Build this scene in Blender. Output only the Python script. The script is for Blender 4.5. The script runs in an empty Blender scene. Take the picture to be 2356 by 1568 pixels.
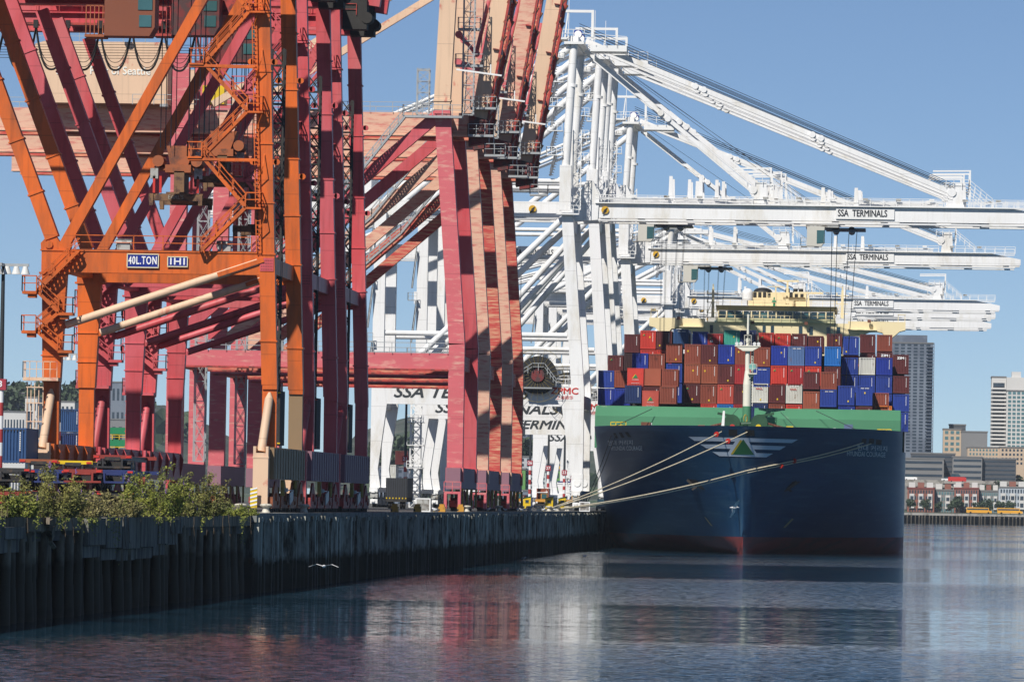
import bpy, math, random
from mathutils import Vector, Matrix
random.seed(7)
SC = bpy.context.scene
COL = SC.collection
# ------------------------------------------------------------------ camera, sky, sun, exposure
LENS_F = 13089.0            # focal length measured in units of 1/2356 of the frame width (200 mm lens)
EYE = 6.7                   # camera height above the water
ROLL = math.radians(1.0)
_a = (2050.0-1178)/LENS_F; _b = -(1171.0-784)/LENS_F
_x0 = _a*math.cos(ROLL)-_b*math.sin(ROLL); _y0 = _a*math.sin(ROLL)+_b*math.cos(ROLL)
YAW = math.atan(_x0); PITCH = math.asin(-_y0/math.sqrt(1+_x0*_x0+_y0*_y0))
FW = Vector((-math.sin(YAW)*math.cos(PITCH), math.cos(YAW)*math.cos(PITCH), math.sin(PITCH)))
R0 = Vector((math.cos(YAW), math.sin(YAW), 0)); U0 = R0.cross(FW)
RT = R0*math.cos(ROLL)+U0*math.sin(ROLL); UP = -R0*math.sin(ROLL)+U0*math.cos(ROLL)
EYEP = Vector((0, 0, EYE))
cam_data = bpy.data.cameras.new('camera'); cam_data.lens = LENS_F/2356*36; cam_data.sensor_width = 36
cam_data.clip_start = 1; cam_data.clip_end = 30000
cam = bpy.data.objects.new('camera', cam_data); COL.objects.link(cam)
cam.matrix_world = Matrix((
    (RT.x, UP.x, -FW.x, 0), (RT.y, UP.y, -FW.y, 0), (RT.z, UP.z, -FW.z, EYE), (0, 0, 0, 1)))
SC.camera = cam
def at(x, y, Y):
    """world point at distance Y up the harbour seen in direction (x, y)"""
    v = FW*LENS_F+RT*(x-1178)+UP*(784-y)
    return EYEP+v*(Y/v.y)
SUN_DIR = Vector((0.27, 0.665, -0.70)).normalized()      # the way the light travels
world = bpy.data.worlds.new('World'); SC.world = world; world.use_nodes = True
wn = world.node_tree; wn.nodes.clear()
sky = wn.nodes.new('ShaderNodeTexSky'); sky.sky_type = 'NISHITA'; sky.sun_disc = False
sky.sun_elevation = math.asin(-SUN_DIR.z); sky.sun_rotation = math.atan2(-SUN_DIR.x, -SUN_DIR.y)
sky.altitude = 3500; sky.air_density = 0.72; sky.dust_density = 0.0; sky.ozone_density = 3.6
bg = wn.nodes.new('ShaderNodeBackground'); bg.inputs[1].default_value = 0.078
wo = wn.nodes.new('ShaderNodeOutputWorld')
wn.links.new(sky.outputs[0], bg.inputs[0]); wn.links.new(bg.outputs[0], wo.inputs[0])
sd = bpy.data.lights.new('sun', 'SUN'); sd.energy = 5.0; sd.angle = math.radians(0.5); sd.color = (1.0, 0.95, 0.87)
sun = bpy.data.objects.new('sun', sd); COL.objects.link(sun)
sun.rotation_euler = SUN_DIR.to_track_quat('-Z', 'Y').to_euler(); sun.location = (0, 0, 300)
vs = SC.view_settings; vs.view_transform = 'Standard'; vs.look = 'None'; vs.exposure = 0.0; vs.gamma = 1.0
vs.use_curve_mapping = False
try:
    SC.cycles.max_bounces = 6; SC.cycles.diffuse_bounces = 3; SC.cycles.glossy_bounces = 3
    SC.cycles.volume_bounces = 0; SC.cycles.use_denoising = True; SC.cycles.caustics_reflective = False
except Exception: pass

# ------------------------------------------------------------------ materials
MATS = {}
def srgb(r, g, b):
    f = lambda c: (c/255/12.92) if c/255 <= 0.04045 else ((c/255+0.055)/1.055)**2.4
    return (f(r), f(g), f(b))
def paint(name, col, col2=None, amount=0.0, scale=0.5, stretch=(1, 1, 1), rough=0.55, vary=0.12, metal=0.0, soft=0.06, bump=0.0, streak=0.0, seam=0.0):
    """painted or natural surface: a base colour with a worn second colour in patches and slow drift"""
    if name in MATS: return MATS[name]
    m = bpy.data.materials.new(name); m.use_nodes = True; MATS[name] = m
    nt = m.node_tree; N = nt.nodes; L = nt.links; bs = N['Principled BSDF']
    bs.inputs['Roughness'].default_value = rough; bs.inputs['Metallic'].default_value = metal
    geo = N.new('ShaderNodeNewGeometry')
    mp = N.new('ShaderNodeMapping'); mp.inputs['Scale'].default_value = stretch
    L.new(geo.outputs['Position'], mp.inputs[0])
    n1 = N.new('ShaderNodeTexNoise'); n1.inputs['Scale'].default_value = scale*0.45; n1.inputs['Detail'].default_value = 5
    L.new(mp.outputs[0], n1.inputs['Vector'])
    mr = N.new('ShaderNodeMapRange'); mr.inputs[1].default_value = 0.3; mr.inputs[2].default_value = 0.7
    mr.inputs[3].default_value = 1-vary; mr.inputs[4].default_value = 1+vary*0.6
    L.new(n1.outputs[0], mr.inputs[0])
    hs = N.new('ShaderNodeVectorMath'); hs.operation = 'SCALE'
    fac = mr.outputs[0]
    def times(sock):
        nonlocal fac
        mu = N.new('ShaderNodeMath'); mu.operation = 'MULTIPLY'; L.new(fac, mu.inputs[0]); L.new(sock, mu.inputs[1]); fac = mu.outputs[0]
    if streak:      # rain streaks and grime running down
        ms = N.new('ShaderNodeMapping'); ms.inputs['Scale'].default_value = (2.6, 2.6, .16); L.new(geo.outputs['Position'], ms.inputs[0])
        ns = N.new('ShaderNodeTexNoise'); ns.inputs['Scale'].default_value = 1.0; ns.inputs['Detail'].default_value = 4; L.new(ms.outputs[0], ns.inputs['Vector'])
        rs = N.new('ShaderNodeMapRange'); rs.inputs[1].default_value = .52; rs.inputs[2].default_value = .74; rs.inputs[3].default_value = 1; rs.inputs[4].default_value = 1-streak; L.new(ns.outputs[0], rs.inputs[0]); times(rs.outputs[0])
    if seam:        # weld seams between plates
        sx = N.new('ShaderNodeSeparateXYZ'); L.new(geo.outputs['Position'], sx.inputs[0])
        dv = N.new('ShaderNodeMath'); dv.operation = 'PINGPONG'; dv.inputs[1].default_value = seam; L.new(sx.outputs[2], dv.inputs[0])
        rs = N.new('ShaderNodeMapRange'); rs.inputs[1].default_value = .02; rs.inputs[2].default_value = .05; rs.inputs[3].default_value = .72; rs.inputs[4].default_value = 1; L.new(dv.outputs[0], rs.inputs[0]); times(rs.outputs[0])
    L.new(fac, hs.inputs['Scale'])
    if col2 is not None:
        n2 = N.new('ShaderNodeTexNoise'); n2.inputs['Scale'].default_value = scale; n2.inputs['Detail'].default_value = 8
        n2.inputs['Roughness'].default_value = 0.62
        mp2 = N.new('ShaderNodeMapping'); mp2.inputs['Scale'].default_value = stretch; mp2.inputs['Location'].default_value = (31, 17, 5)
        L.new(geo.outputs['Position'], mp2.inputs[0]); L.new(mp2.outputs[0], n2.inputs['Vector'])
        r2 = N.new('ShaderNodeMapRange'); t = 0.72-amount*0.44
        r2.inputs[1].default_value = t-soft; r2.inputs[2].default_value = t+soft
        L.new(n2.outputs[0], r2.inputs[0])
        mx = N.new('ShaderNodeMix'); mx.data_type = 'RGBA'
        mx.inputs[6].default_value = (*col, 1); mx.inputs[7].default_value = (*col2, 1)
        L.new(r2.outputs[0], mx.inputs[0]); L.new(mx.outputs[2], hs.inputs[0])
    else:
        hs.inputs[0].default_value = col
    L.new(hs.outputs[0], bs.inputs['Base Color'])
    if bump:
        bp = N.new('ShaderNodeBump'); bp.inputs['Distance'].default_value = bump
        L.new(n1.outputs[0], bp.inputs['Height']); L.new(bp.outputs[0], bs.inputs['Normal'])
    return m
def glass(name, col=(0.03, 0.06, 0.08), rough=0.08):
    if name in MATS: return MATS[name]
    m = paint(name, col, rough=rough, vary=0.25, scale=0.6); return m
WHITE = paint('white_crane_paint', (0.80, 0.80, 0.80), (0.62, 0.58, 0.50), 0.18, 0.35, (1, 1, .35), 0.5, 0.05, soft=0.12, streak=.10, seam=2.6)
WHITE2 = paint('white_paint_clean', (0.80, 0.80, 0.79), rough=0.5, vary=0.05)
GREYW = paint('grey_machinery', (0.42, 0.42, 0.40), (0.16, 0.14, 0.12), 0.4, 1.2, rough=0.6)
ORANGE = paint('orange_crane_paint', (0.68, 0.125, 0.008), (0.36, 0.085, 0.018), 0.36, 0.6, (1, 1, .25), 0.5, 0.16, soft=0.12, streak=.35, seam=2.2)
RED1 = paint('pink_red_crane_paint', (0.60, 0.110, 0.135), (0.53, 0.060, 0.068), 0.45, 0.3, (1, 1, .3), 0.5, 0.12, soft=0.12, streak=.25, seam=2.3)
RED2 = paint('faded_red_crane_paint', (0.54, 0.060, 0.072), (0.57, 0.13, 0.14), 0.45, 0.3, (1, 1, .3), 0.5, 0.12, soft=0.12, streak=.3, seam=2.3)
BEIGE = paint('beige_crane_paint', (0.72, 0.50, 0.34), (0.55, 0.14, 0.10), 0.16, 0.5, (1, 1, .6), 0.6, 0.08, soft=0.04, streak=.15, seam=2.8)
PINKW = paint('pink_worn_paint', (0.60, 0.125, 0.145), (0.70, 0.42, 0.33), 0.16, 1.3, (.5, .5, 2.2), 0.6, 0.08, soft=0.12, seam=2.6)
PINKW2 = paint('red_beige_worn_paint', (0.50, 0.06, 0.05), (0.70, 0.44, 0.26), 0.33, 1.9, (.3, .3, 2.6), 0.6, 0.1, soft=0.14, seam=2.6)
PINKW3 = paint('beige_red_worn_paint', (0.69, 0.42, 0.30), (0.55, 0.12, 0.11), 0.28, 1.8, (.35, .35, 2.0), 0.6, 0.08, soft=0.10, seam=2.6)
DKRED = paint('dark_red_machinery', (0.17, 0.02, 0.02), (0.07, 0.03, 0.03), 0.5, 1.2, rough=0.6)
REDM = paint('red_machinery', (0.42, 0.05, 0.04), (0.15, 0.03, 0.025), 0.45, 1.4, rough=0.6)
ORM = paint('orange_machinery', (0.34, 0.095, 0.03), (0.14, 0.05, 0.025), 0.3, 0.8, rough=0.6)
BLACK = paint('black_rubber', (0.012, 0.012, 0.013), rough=0.6)
WIRE = paint('dark_steel_wire', (0.02, 0.022, 0.03), rough=0.5)
STEEL = paint('galvanised_steel', (0.38, 0.40, 0.41), rough=0.5, metal=0.2)
DARK = paint('dark_grime_and_shade', (0.03, 0.028, 0.026), rough=0.8, vary=0.3, scale=2)  # also paints the shade in hull openings, pile void and stack gaps
YELLOW = paint('safety_yellow', (0.72, 0.50, 0.01), (0.45, 0.30, 0.02), 0.2, 1.5, rough=0.5)
BLUEK = paint('signal_blue', (0.008, 0.02, 0.22), rough=0.4)
LETW = paint('white_lettering', (0.82, 0.82, 0.82), rough=0.5, vary=0.03)
LETK = paint('black_lettering', (0.018, 0.022, 0.03), rough=0.5, vary=0.03)
LETR = paint('red_lettering', (0.55, 0.03, 0.02), rough=0.5, vary=0.03)
LETG = paint('green_lettering', (0.01, 0.2, 0.08), rough=0.5, vary=0.03)
GLASS = glass('dark_glass'); GLASSB = glass('teal_glass', (0.05, 0.13, 0.14))
CREAM = paint('cream_ship_paint', (0.80, 0.68, 0.42), (0.66, 0.52, 0.30), 0.15, 0.3, (1, 1, .3), 0.5, 0.05)
HULLB = paint('navy_hull_paint', (0.005, 0.052, 0.145), (0.016, 0.080, 0.16), 0.36, 0.10, (.4, .4, 2.2), 0.42, 0.25, soft=0.16, streak=.25, seam=2.9)
HULLR = paint('antifouling_red', (0.34, 0.055, 0.05), (0.20, 0.05, 0.05), 0.4, 0.3, (.4, .4, 1.5), 0.5, 0.15)
GREEN = paint('deck_green_paint', (0.070, 0.235, 0.125), (0.18, 0.31, 0.19), 0.10, 0.35, (1, 1, .5), 0.5, 0.08, soft=0.03)
GREEND = paint('dark_green_machinery', (0.02, 0.075, 0.035), rough=0.5, vary=0.25, scale=2)
RUSTC = paint('rusty_chain', (0.16, 0.06, 0.035), rough=0.8, vary=0.3, scale=3)
ROPE = paint('mooring_rope', (0.66, 0.58, 0.42), rough=0.8, vary=0.15, scale=2)
CONC = paint('concrete', (0.36, 0.34, 0.31), (0.18, 0.17, 0.15), 0.35, 0.5, rough=0.85, vary=0.15)

# ------------------------------------------------------------------ mesh helpers
Z = Vector((0, 0, 1))
V = lambda *a: Vector(a)
class MB:
    def __init__(s): s.v = []; s.f = []; s.p = []
    def add(s, vs, fs):
        s.p.append((len(s.v), len(s.f))); o = len(s.v); s.v += [tuple(p) for p in vs]; s.f += [tuple(i+o for i in f) for f in fs]; return s
    def bx(s, x0, x1, y0, y1, z0, z1):
        return s.add([(x0,y0,z0),(x1,y0,z0),(x1,y1,z0),(x0,y1,z0),(x0,y0,z1),(x1,y0,z1),(x1,y1,z1),(x0,y1,z1)],
              [(0,3,2,1),(4,5,6,7),(0,1,5,4),(1,2,6,5),(2,3,7,6),(3,0,4,7)])
    def beam(s, p, q, w, h=None, w1=None, h1=None, side=None):
        """box from p to q; w across (horizontal), h in the other direction; may taper to w1, h1"""
        p = Vector(p); q = Vector(q); d = (q-p)
        if d.length < 1e-6: return s
        d.normalize(); h = w if h is None else h; w1 = w if w1 is None else w1; h1 = h if h1 is None else h1
        a = Vector(side) if side is not None else Vector((0, 1, 0))
        if abs(d.dot(a)) > 0.95: a = Vector((1, 0, 0))
        a = (a-d*a.dot(d)).normalized(); b = d.cross(a)
        vs = []
        for c, ww, hh in ((p, h, w), (q, h1, w1)):
            for i, j in ((-1,-1),(1,-1),(1,1),(-1,1)): vs.append(c+a*(i*ww/2)+b*(j*hh/2))
        return s.add(vs, [(3,2,1,0),(4,5,6,7),(0,1,5,4),(1,2,6,5),(2,3,7,6),(3,0,4,7)])
    def tube(s, p, q, r, r1=None, n=12, cap=True):
        p = Vector(p); q = Vector(q); d = q-p
        if d.length < 1e-6: return s
        d.normalize(); r1 = r if r1 is None else r1
        a = Vector((0, 0, 1)) if abs(d.z) < 0.9 else Vector((1, 0, 0))
        a = (a-d*a.dot(d)).normalized(); b = d.cross(a); vs = []
        for c, rr in ((p, r), (q, r1)):
            for i in range(n):
                t = 2*math.pi*i/n; vs.append(c+(a*math.cos(t)+b*math.sin(t))*rr)
        fs = [(i, (i+1) % n, n+(i+1) % n, n+i) for i in range(n)]
        if cap: fs += [tuple(range(n-1, -1, -1)), tuple(range(n, 2*n))]
        return s.add(vs, fs)
    def path(s, pts, r, n=6):
        for p, q in zip(pts, pts[1:]): s.tube(p, q, r, n=n)
        return s
    def bars(s, pts, t):
        for p, q in zip(pts, pts[1:]): s.beam(p, q, t)
        return s
    def prism(s, pts, y0, y1):
        """polygon in the XZ plane (counter-clockwise seen from -Y), given depth in Y"""
        n = len(pts); vs = [(x, y0, z) for x, z in pts]+[(x, y1, z) for x, z in pts]
        fs = [tuple(range(n)), tuple(range(2*n-1, n-1, -1))]+[((i+1) % n, i, n+i, n+(i+1) % n) for i in range(n)]
        return s.add(vs, fs)
    def rail(s, pts, h=1.1, step=1.5, t=0.06, mid=True):
        pts = [Vector(p) for p in pts]
        for p, q in zip(pts, pts[1:]):
            L = (q-p).length; n = max(1, round(L/step))
            for i in range(n+1): c = p.lerp(q, i/n); s.beam(c, c+Z*h, t)
            s.beam(p+Z*h, q+Z*h, t)
            if mid: s.beam(p+Z*h*.52, q+Z*h*.52, t*.8)
        return s
    def flight(s, p, q, w=0.8, t=0.06, rail=True, off=0):
        """a stair flight from p up to q, width w along Y"""
        p = Vector(p); q = Vector(q); n = max(2, int(abs(q.z-p.z)/0.28))
        for dy in (-w/2, w/2):
            d = Vector((0, dy, 0)); s.beam(p+d, q+d, 0.26, 0.06)
            if rail:
                s.beam(p+d+Z*1.0, q+d+Z*1.0, t); s.beam(p+d+Z*.55, q+d+Z*.55, t*.8)
                for i in range(0, n+1, 4): c = p.lerp(q, i/n)+d; s.beam(c, c+Z*1.0, t)
        for i in range(n+1):
            c = p.lerp(q, i/n); s.bx(c.x-.13, c.x+.13, c.y-w/2, c.y+w/2, c.z-.03, c.z+.02)
        return s
    def build(s, name, mat, parent=None, smooth=False, loc=None):
        me = bpy.data.meshes.new(name); me.from_pydata(s.v, [], s.f); me.update()
        if mat is not None: me.materials.append(mat)
        if smooth:
            me.polygons.foreach_set('use_smooth', [True]*len(me.polygons)); me.set_sharp_from_angle(angle=math.radians(38))
        return link(name, me, parent, loc)
def each(mb, name, mat, parent, per=1):
    """every piece of the builder as an object of its own"""
    st = mb.p[::per]+[(len(mb.v), len(mb.f))]; out = []
    for (v0, f0), (v1, f1) in zip(st, st[1:]):
        q = MB(); q.v = mb.v[v0:v1]; q.f = [tuple(i-v0 for i in f) for f in mb.f[f0:f1]]; out.append(q.build(name, mat, parent))
    return out
def link(name, me, parent=None, loc=None, mat=None):
    o = bpy.data.objects.new(name, me); COL.objects.link(o)
    if parent is not None: o.parent = parent
    if loc is not None: o.location = loc
    if mat is not None:
        o.material_slots[0].link = 'OBJECT'; o.material_slots[0].material = mat
    return o
def tag(o, label, cat, group=None, kind=None):
    o['label'] = label; o['category'] = cat
    if group: o['group'] = group
    if kind: o['kind'] = kind
    return o
def thing(name, label, cat, loc=(0, 0, 0), group=None):
    o = bpy.data.objects.new(name, None); COL.objects.link(o); o.location = loc; o.empty_display_size = 0.5
    return tag(o, label, cat, group)
def struct(o): o['kind'] = 'structure'; return o
def stuff(o): o['kind'] = 'stuff'; return o
TXT = {}
def text_mesh(s, size=1.0, shear=0.0, width=1.0, bold=0.0, depth=0.02, fit=None, space=1.0):
    """lettering standing in the XZ plane, facing -Y, centred on its own middle"""
    k = (s, size, shear, width, bold, depth, fit, space)
    if k in TXT: return TXT[k]
    c = bpy.data.curves.new('lettering', 'FONT'); c.body = s; c.size = size; c.shear = shear
    c.extrude = depth; c.space_character = space; c.resolution_u = 3; c.align_x = 'CENTER'; c.align_y = 'CENTER'
    o = bpy.data.objects.new('lettering', c); COL.objects.link(o)
    bpy.context.view_layer.update()
    me = bpy.data.meshes.new_from_object(o.evaluated_get(bpy.context.evaluated_depsgraph_get()))
    bpy.data.objects.remove(o); bpy.data.curves.remove(c)
    if fit:
        xs = [v.co.x for v in me.vertices]; width = fit/(max(xs)-min(xs))
    for v in me.vertices: v.co = Vector((v.co.x*width, -v.co.z, v.co.y))
    if bold:        # heavier strokes: the same outline laid a little to each side
        vs = [v.co.copy() for v in me.vertices]; fs = [tuple(p.vertices) for p in me.polygons]; q = MB()
        for i, (dx, dz) in enumerate(((0, 0), (bold, 0), (-bold, 0), (0, bold*.8), (0, -bold*.8))): q.add([v+Vector((dx, -.003*i, dz)) for v in vs], fs)
        me = bpy.data.meshes.new('lettering'); me.from_pydata(q.v, [], q.f); me.update()
    me.name = 'lettering'; TXT[k] = me; return me
def text(s, loc, mat, parent, size=1.0, name='lettering', **kw):
    me = text_mesh(s, size, **kw)
    if not me.materials: me.materials.append(mat)
    return link(name, me, parent, loc, mat)
def copy_tree(o, parent=None):
    c = o.copy(); COL.objects.link(c); c.parent = parent
    for ch in list(o.children): copy_tree(ch, c)
    return c
DECK = 5.6                  # wharf deck above the water
WX = -44.5                  # wharf face
RAILX = -47.0               # waterside crane rail
# ------------------------------------------------------------------ water
def water_mat():
    m = bpy.data.materials.new('harbour_water'); m.use_nodes = True; nt = m.node_tree; N = nt.nodes; L = nt.links
    bs = N['Principled BSDF']; bs.inputs['Base Color'].default_value = (0.018, 0.06, 0.10, 1)
    bs.inputs['Roughness'].default_value = 0.05; bs.inputs['IOR'].default_value = 1.33
    geo = N.new('ShaderNodeNewGeometry')
    def noise(scale, stretch, detail=3, loc=(0, 0, 0)):
        mp = N.new('ShaderNodeMapping'); mp.inputs['Scale'].default_value = stretch; mp.inputs['Location'].default_value = loc
        L.new(geo.outputs['Position'], mp.inputs[0]); n = N.new('ShaderNodeTexNoise')
        n.inputs['Scale'].default_value = scale; n.inputs['Detail'].default_value = detail
        L.new(mp.outputs[0], n.inputs['Vector']); return n.outputs[0]
    def slopes(scale, stretch, detail, loc, amp):
        mp = N.new('ShaderNodeMapping'); mp.inputs['Scale'].default_value = stretch; mp.inputs['Location'].default_value = loc
        L.new(geo.outputs['Position'], mp.inputs[0]); n = N.new('ShaderNodeTexNoise'); n.inputs['Scale'].default_value = scale; n.inputs['Detail'].default_value = detail
        L.new(mp.outputs[0], n.inputs['Vector']); sb = N.new('ShaderNodeVectorMath'); sb.operation = 'SUBTRACT'; sb.inputs[1].default_value = (.5, .5, .5); L.new(n.outputs['Color'], sb.inputs[0])
        ml = N.new('ShaderNodeVectorMath'); ml.operation = 'MULTIPLY'; ml.inputs[1].default_value = amp; L.new(sb.outputs[0], ml.inputs[0]); return ml.outputs[0]
    patch = noise(0.011, (0.25, 1, 1), 3, (3, 40, 0))
    mr = N.new('ShaderNodeMapRange'); mr.inputs[1].default_value = 0.38; mr.inputs[2].default_value = 0.62
    sy = N.new('ShaderNodeSeparateXYZ'); L.new(geo.outputs['Position'], sy.inputs[0])       # wind lanes across the harbour
    ph = N.new('ShaderNodeMath'); ph.operation = 'MULTIPLY_ADD'; ph.inputs[1].default_value = 160; L.new(patch, ph.inputs[0]); L.new(sy.outputs[1], ph.inputs[2])
    dv = N.new('ShaderNodeMath'); dv.operation = 'MULTIPLY_ADD'; dv.inputs[1].default_value = 2*math.pi/260; dv.inputs[2].default_value = -2*math.pi*220/260; L.new(ph.outputs[0], dv.inputs[0])
    sn = N.new('ShaderNodeMath'); sn.operation = 'SINE'; L.new(dv.outputs[0], sn.inputs[0])
    mr.inputs[1].default_value = -.25; mr.inputs[2].default_value = 1.0; mr.inputs[3].default_value = 0.36; mr.inputs[4].default_value = 3.6; L.new(sn.outputs[0], mr.inputs[0])
    small = slopes(4.5, (0.4, 1, 1), 3, (0, 0, 0), (0.12, 0.36, 0)); mid = slopes(0.16, (0.10, 1, 1), 3, (7, 3, 0), (0.010, 0.035, 0))
    sc = N.new('ShaderNodeVectorMath'); sc.operation = 'SCALE'; L.new(small, sc.inputs[0]); L.new(mr.outputs[0], sc.inputs['Scale'])
    ad = N.new('ShaderNodeVectorMath'); ad.operation = 'ADD'; L.new(sc.outputs[0], ad.inputs[0]); L.new(mid, ad.inputs[1])
    up = N.new('ShaderNodeVectorMath'); up.operation = 'ADD'; up.inputs[1].default_value = (0, 0, 1); L.new(ad.outputs[0], up.inputs[0])
    nm = N.new('ShaderNodeVectorMath'); nm.operation = 'NORMALIZE'; L.new(up.outputs[0], nm.inputs[0]); L.new(nm.outputs[0], bs.inputs['Normal'])
    return m
m = MB(); m.add([(-7000, -600, 0), (7000, -600, 0), (7000, 2790, 0), (-7000, 2790, 0)], [(0, 1, 2, 3)])
struct(m.build('water', water_mat()))

# ------------------------------------------------------------------ terminal yard and wharf
ASPH = paint('yard_asphalt', (0.07, 0.068, 0.065), (0.12, 0.115, 0.11), 0.4, 0.2, rough=0.9)
m = MB(); m.bx(-2200, WX-0.7, 230, 1900, 4.2, DECK); struct(m.build('terminal_yard', ASPH))
def timber(name, dark, light, tide=2.3):
    m = paint(name, light, dark, 0.45, 1.3, (1, 1, .25), 0.85, 0.3, soft=0.1); nt = m.node_tree; N = nt.nodes; L = nt.links
    bs = N['Principled BSDF']; src = bs.inputs['Base Color'].links[0].from_socket
    geo = N.new('ShaderNodeNewGeometry'); sx = N.new('ShaderNodeSeparateXYZ'); L.new(geo.outputs['Position'], sx.inputs[0])
    nz = N.new('ShaderNodeTexNoise'); nz.inputs['Scale'].default_value = 1.2; L.new(geo.outputs['Position'], nz.inputs['Vector'])
    ad = N.new('ShaderNodeMath'); ad.operation = 'MULTIPLY_ADD'; ad.inputs[1].default_value = 1.2; L.new(nz.outputs[0], ad.inputs[0]); L.new(sx.outputs[2], ad.inputs[2])
    mr = N.new('ShaderNodeMapRange'); mr.inputs[1].default_value = tide+0.3; mr.inputs[2].default_value = tide+0.9; L.new(ad.outputs[0], mr.inputs[0])
    mx = N.new('ShaderNodeMix'); mx.data_type = 'RGBA'; mx.inputs[6].default_value = (*dark, 1)
    L.new(mr.outputs[0], mx.inputs[0]); L.new(src, mx.inputs[7]); L.new(mx.outputs[2], bs.inputs['Base Color'])
    return m
TIMB = timber('weathered_timber', (0.05, 0.048, 0.034), (0.47, 0.47, 0.41), 2.3)
TIMB2 = timber('old_piling', (0.075, 0.062, 0.042), (0.25, 0.21, 0.16), 3.2)
BULK = timber('bulkhead_boards', (0.03, 0.030, 0.022), (0.27, 0.275, 0.24), 2.3)
wharf = thing('wharf', 'long timber-faced wharf running from the shrubs to the blue ship', 'wharf', (0, 0, 0))
Y_OLD = 398.0
m = MB(); m.bx(WX-.9, WX-.25, Y_OLD, 1500, -2, 4.9); m.build('bulkhead', BULK, wharf)
m = MB(); m.bx(WX-2.2, WX+.02, Y_OLD, 1500, 5.0, DECK+.02); m.build('cap_beam', paint('grey_timber_cap', (0.20, 0.21, 0.20), (0.10, 0.10, 0.10), 0.4, 0.8, rough=0.9), wharf)
m = MB(); m.bx(WX-.5, WX-.05, Y_OLD, 1500, 2.1, 2.5); m.build('waler', TIMB, wharf)
pm = MB(); pm.bx(-.17, .17, -.19, .19, -2, 5.2); pm.bx(-.22, .22, -.24, .24, 5.0, 5.32)
pile_me = pm.build('fender_pile', TIMB, wharf, loc=(WX-.02, Y_OLD+.5, 0)).data
y = Y_OLD+.5
for i in range(215):
    y += 2.35*random.uniform(.8, 1.2)
    o = link('fender_pile', pile_me, wharf, (WX-.02+random.uniform(-.06, .06), y, random.uniform(-.12, .1)))
    o.rotation_euler = (random.uniform(-.012, .012), random.uniform(-.015, .015), random.uniform(-.2, .2))
oldw = thing('old_wharf', 'overgrown old timber wharf with round piles and broken edge', 'wharf')
m = MB(); m.bx(WX-6, WX-3.2, 225, Y_OLD, -2, 5.0); m.build('void_shade_backing', DARK, oldw)  # near-black backing paints the dark void behind the piles
m = MB(); m.bx(WX-6, WX-.35, 225, Y_OLD-.1, 4.75, DECK-.03); m.build('deck_slab', TIMB2, oldw)
pt = []
for k in range(3):
    m = MB(); r = random.uniform(.26, .31); a, b = random.uniform(-.1, .1), random.uniform(-.1, .1)
    for z0, z1, ra, rb, f in ((-2, .6, r*1.35, r*1.25, 0), (.6, 2.2, r*1.25, r*1.05, .3), (2.2, 4.9, r*1.02, r*.95, 1)):
        m.tube((a*f, b*f, z0), (a*min(1, f+.3), b*min(1, f+.3), z1), ra, rb, n=10)
    me = m.build('pile', TIMB2, oldw, True, loc=(WX-.4, 240+k*3, 0)).data; pt.append(me)
y = 250.0
while y < Y_OLD-1:
    y += random.uniform(2.2, 3.6)
    o = link('pile', random.choice(pt), oldw, (WX-.45-random.uniform(0, .5), y, random.uniform(-.5, .1)))
    o.rotation_euler = (random.uniform(-.03, .03), random.uniform(-.03, .03), random.uniform(0, 6))
    if random.random() < .6:
        link('pile', random.choice(pt), oldw, (WX-2.2-random.uniform(0, .5), y+1.2, -.2)).rotation_euler = (0, 0, random.uniform(0, 6))
SLATE = timber('stained_fascia_concrete', (0.045, 0.043, 0.036), (0.19, 0.185, 0.165), 1.0)
for y0, y1, z0, z1 in ((262, 274, 3.9, 5.3), (274.3, 284, 3.7, 5.3), (284.3, 291, 4.4, 5.0), (314, 321, 3.9, 5.4), (321.4, 328, 3.7, 5.45), (328.5, 336, 3.6, 5.5), (336.4, 344, 3.65, 5.45), (344.4, 350, 3.8, 5.4), (350.5, 356, 4.4, 5.3)):
    m = MB(); m.bx(WX-.35, WX+.02, y0, y1, z0, z1); m.bx(WX-.42, WX-.3, y0, y1, z0-.7, z0-.05)
    m.build('fascia_panel', SLATE, oldw)
for i in range(26):
    y = random.uniform(290, 318); m = MB(); a = random.uniform(-1, 1)
    p = V(WX-random.uniform(.1, 1.5), y, random.uniform(4.3, 5.5)); m.beam(p, p+V(random.uniform(-.6, .3), random.uniform(.6, 2.4), random.uniform(-.7, .5)), random.uniform(.18, .4), random.uniform(.15, .35))
    m.build('broken_timber', TIMB2, oldw)

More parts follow.
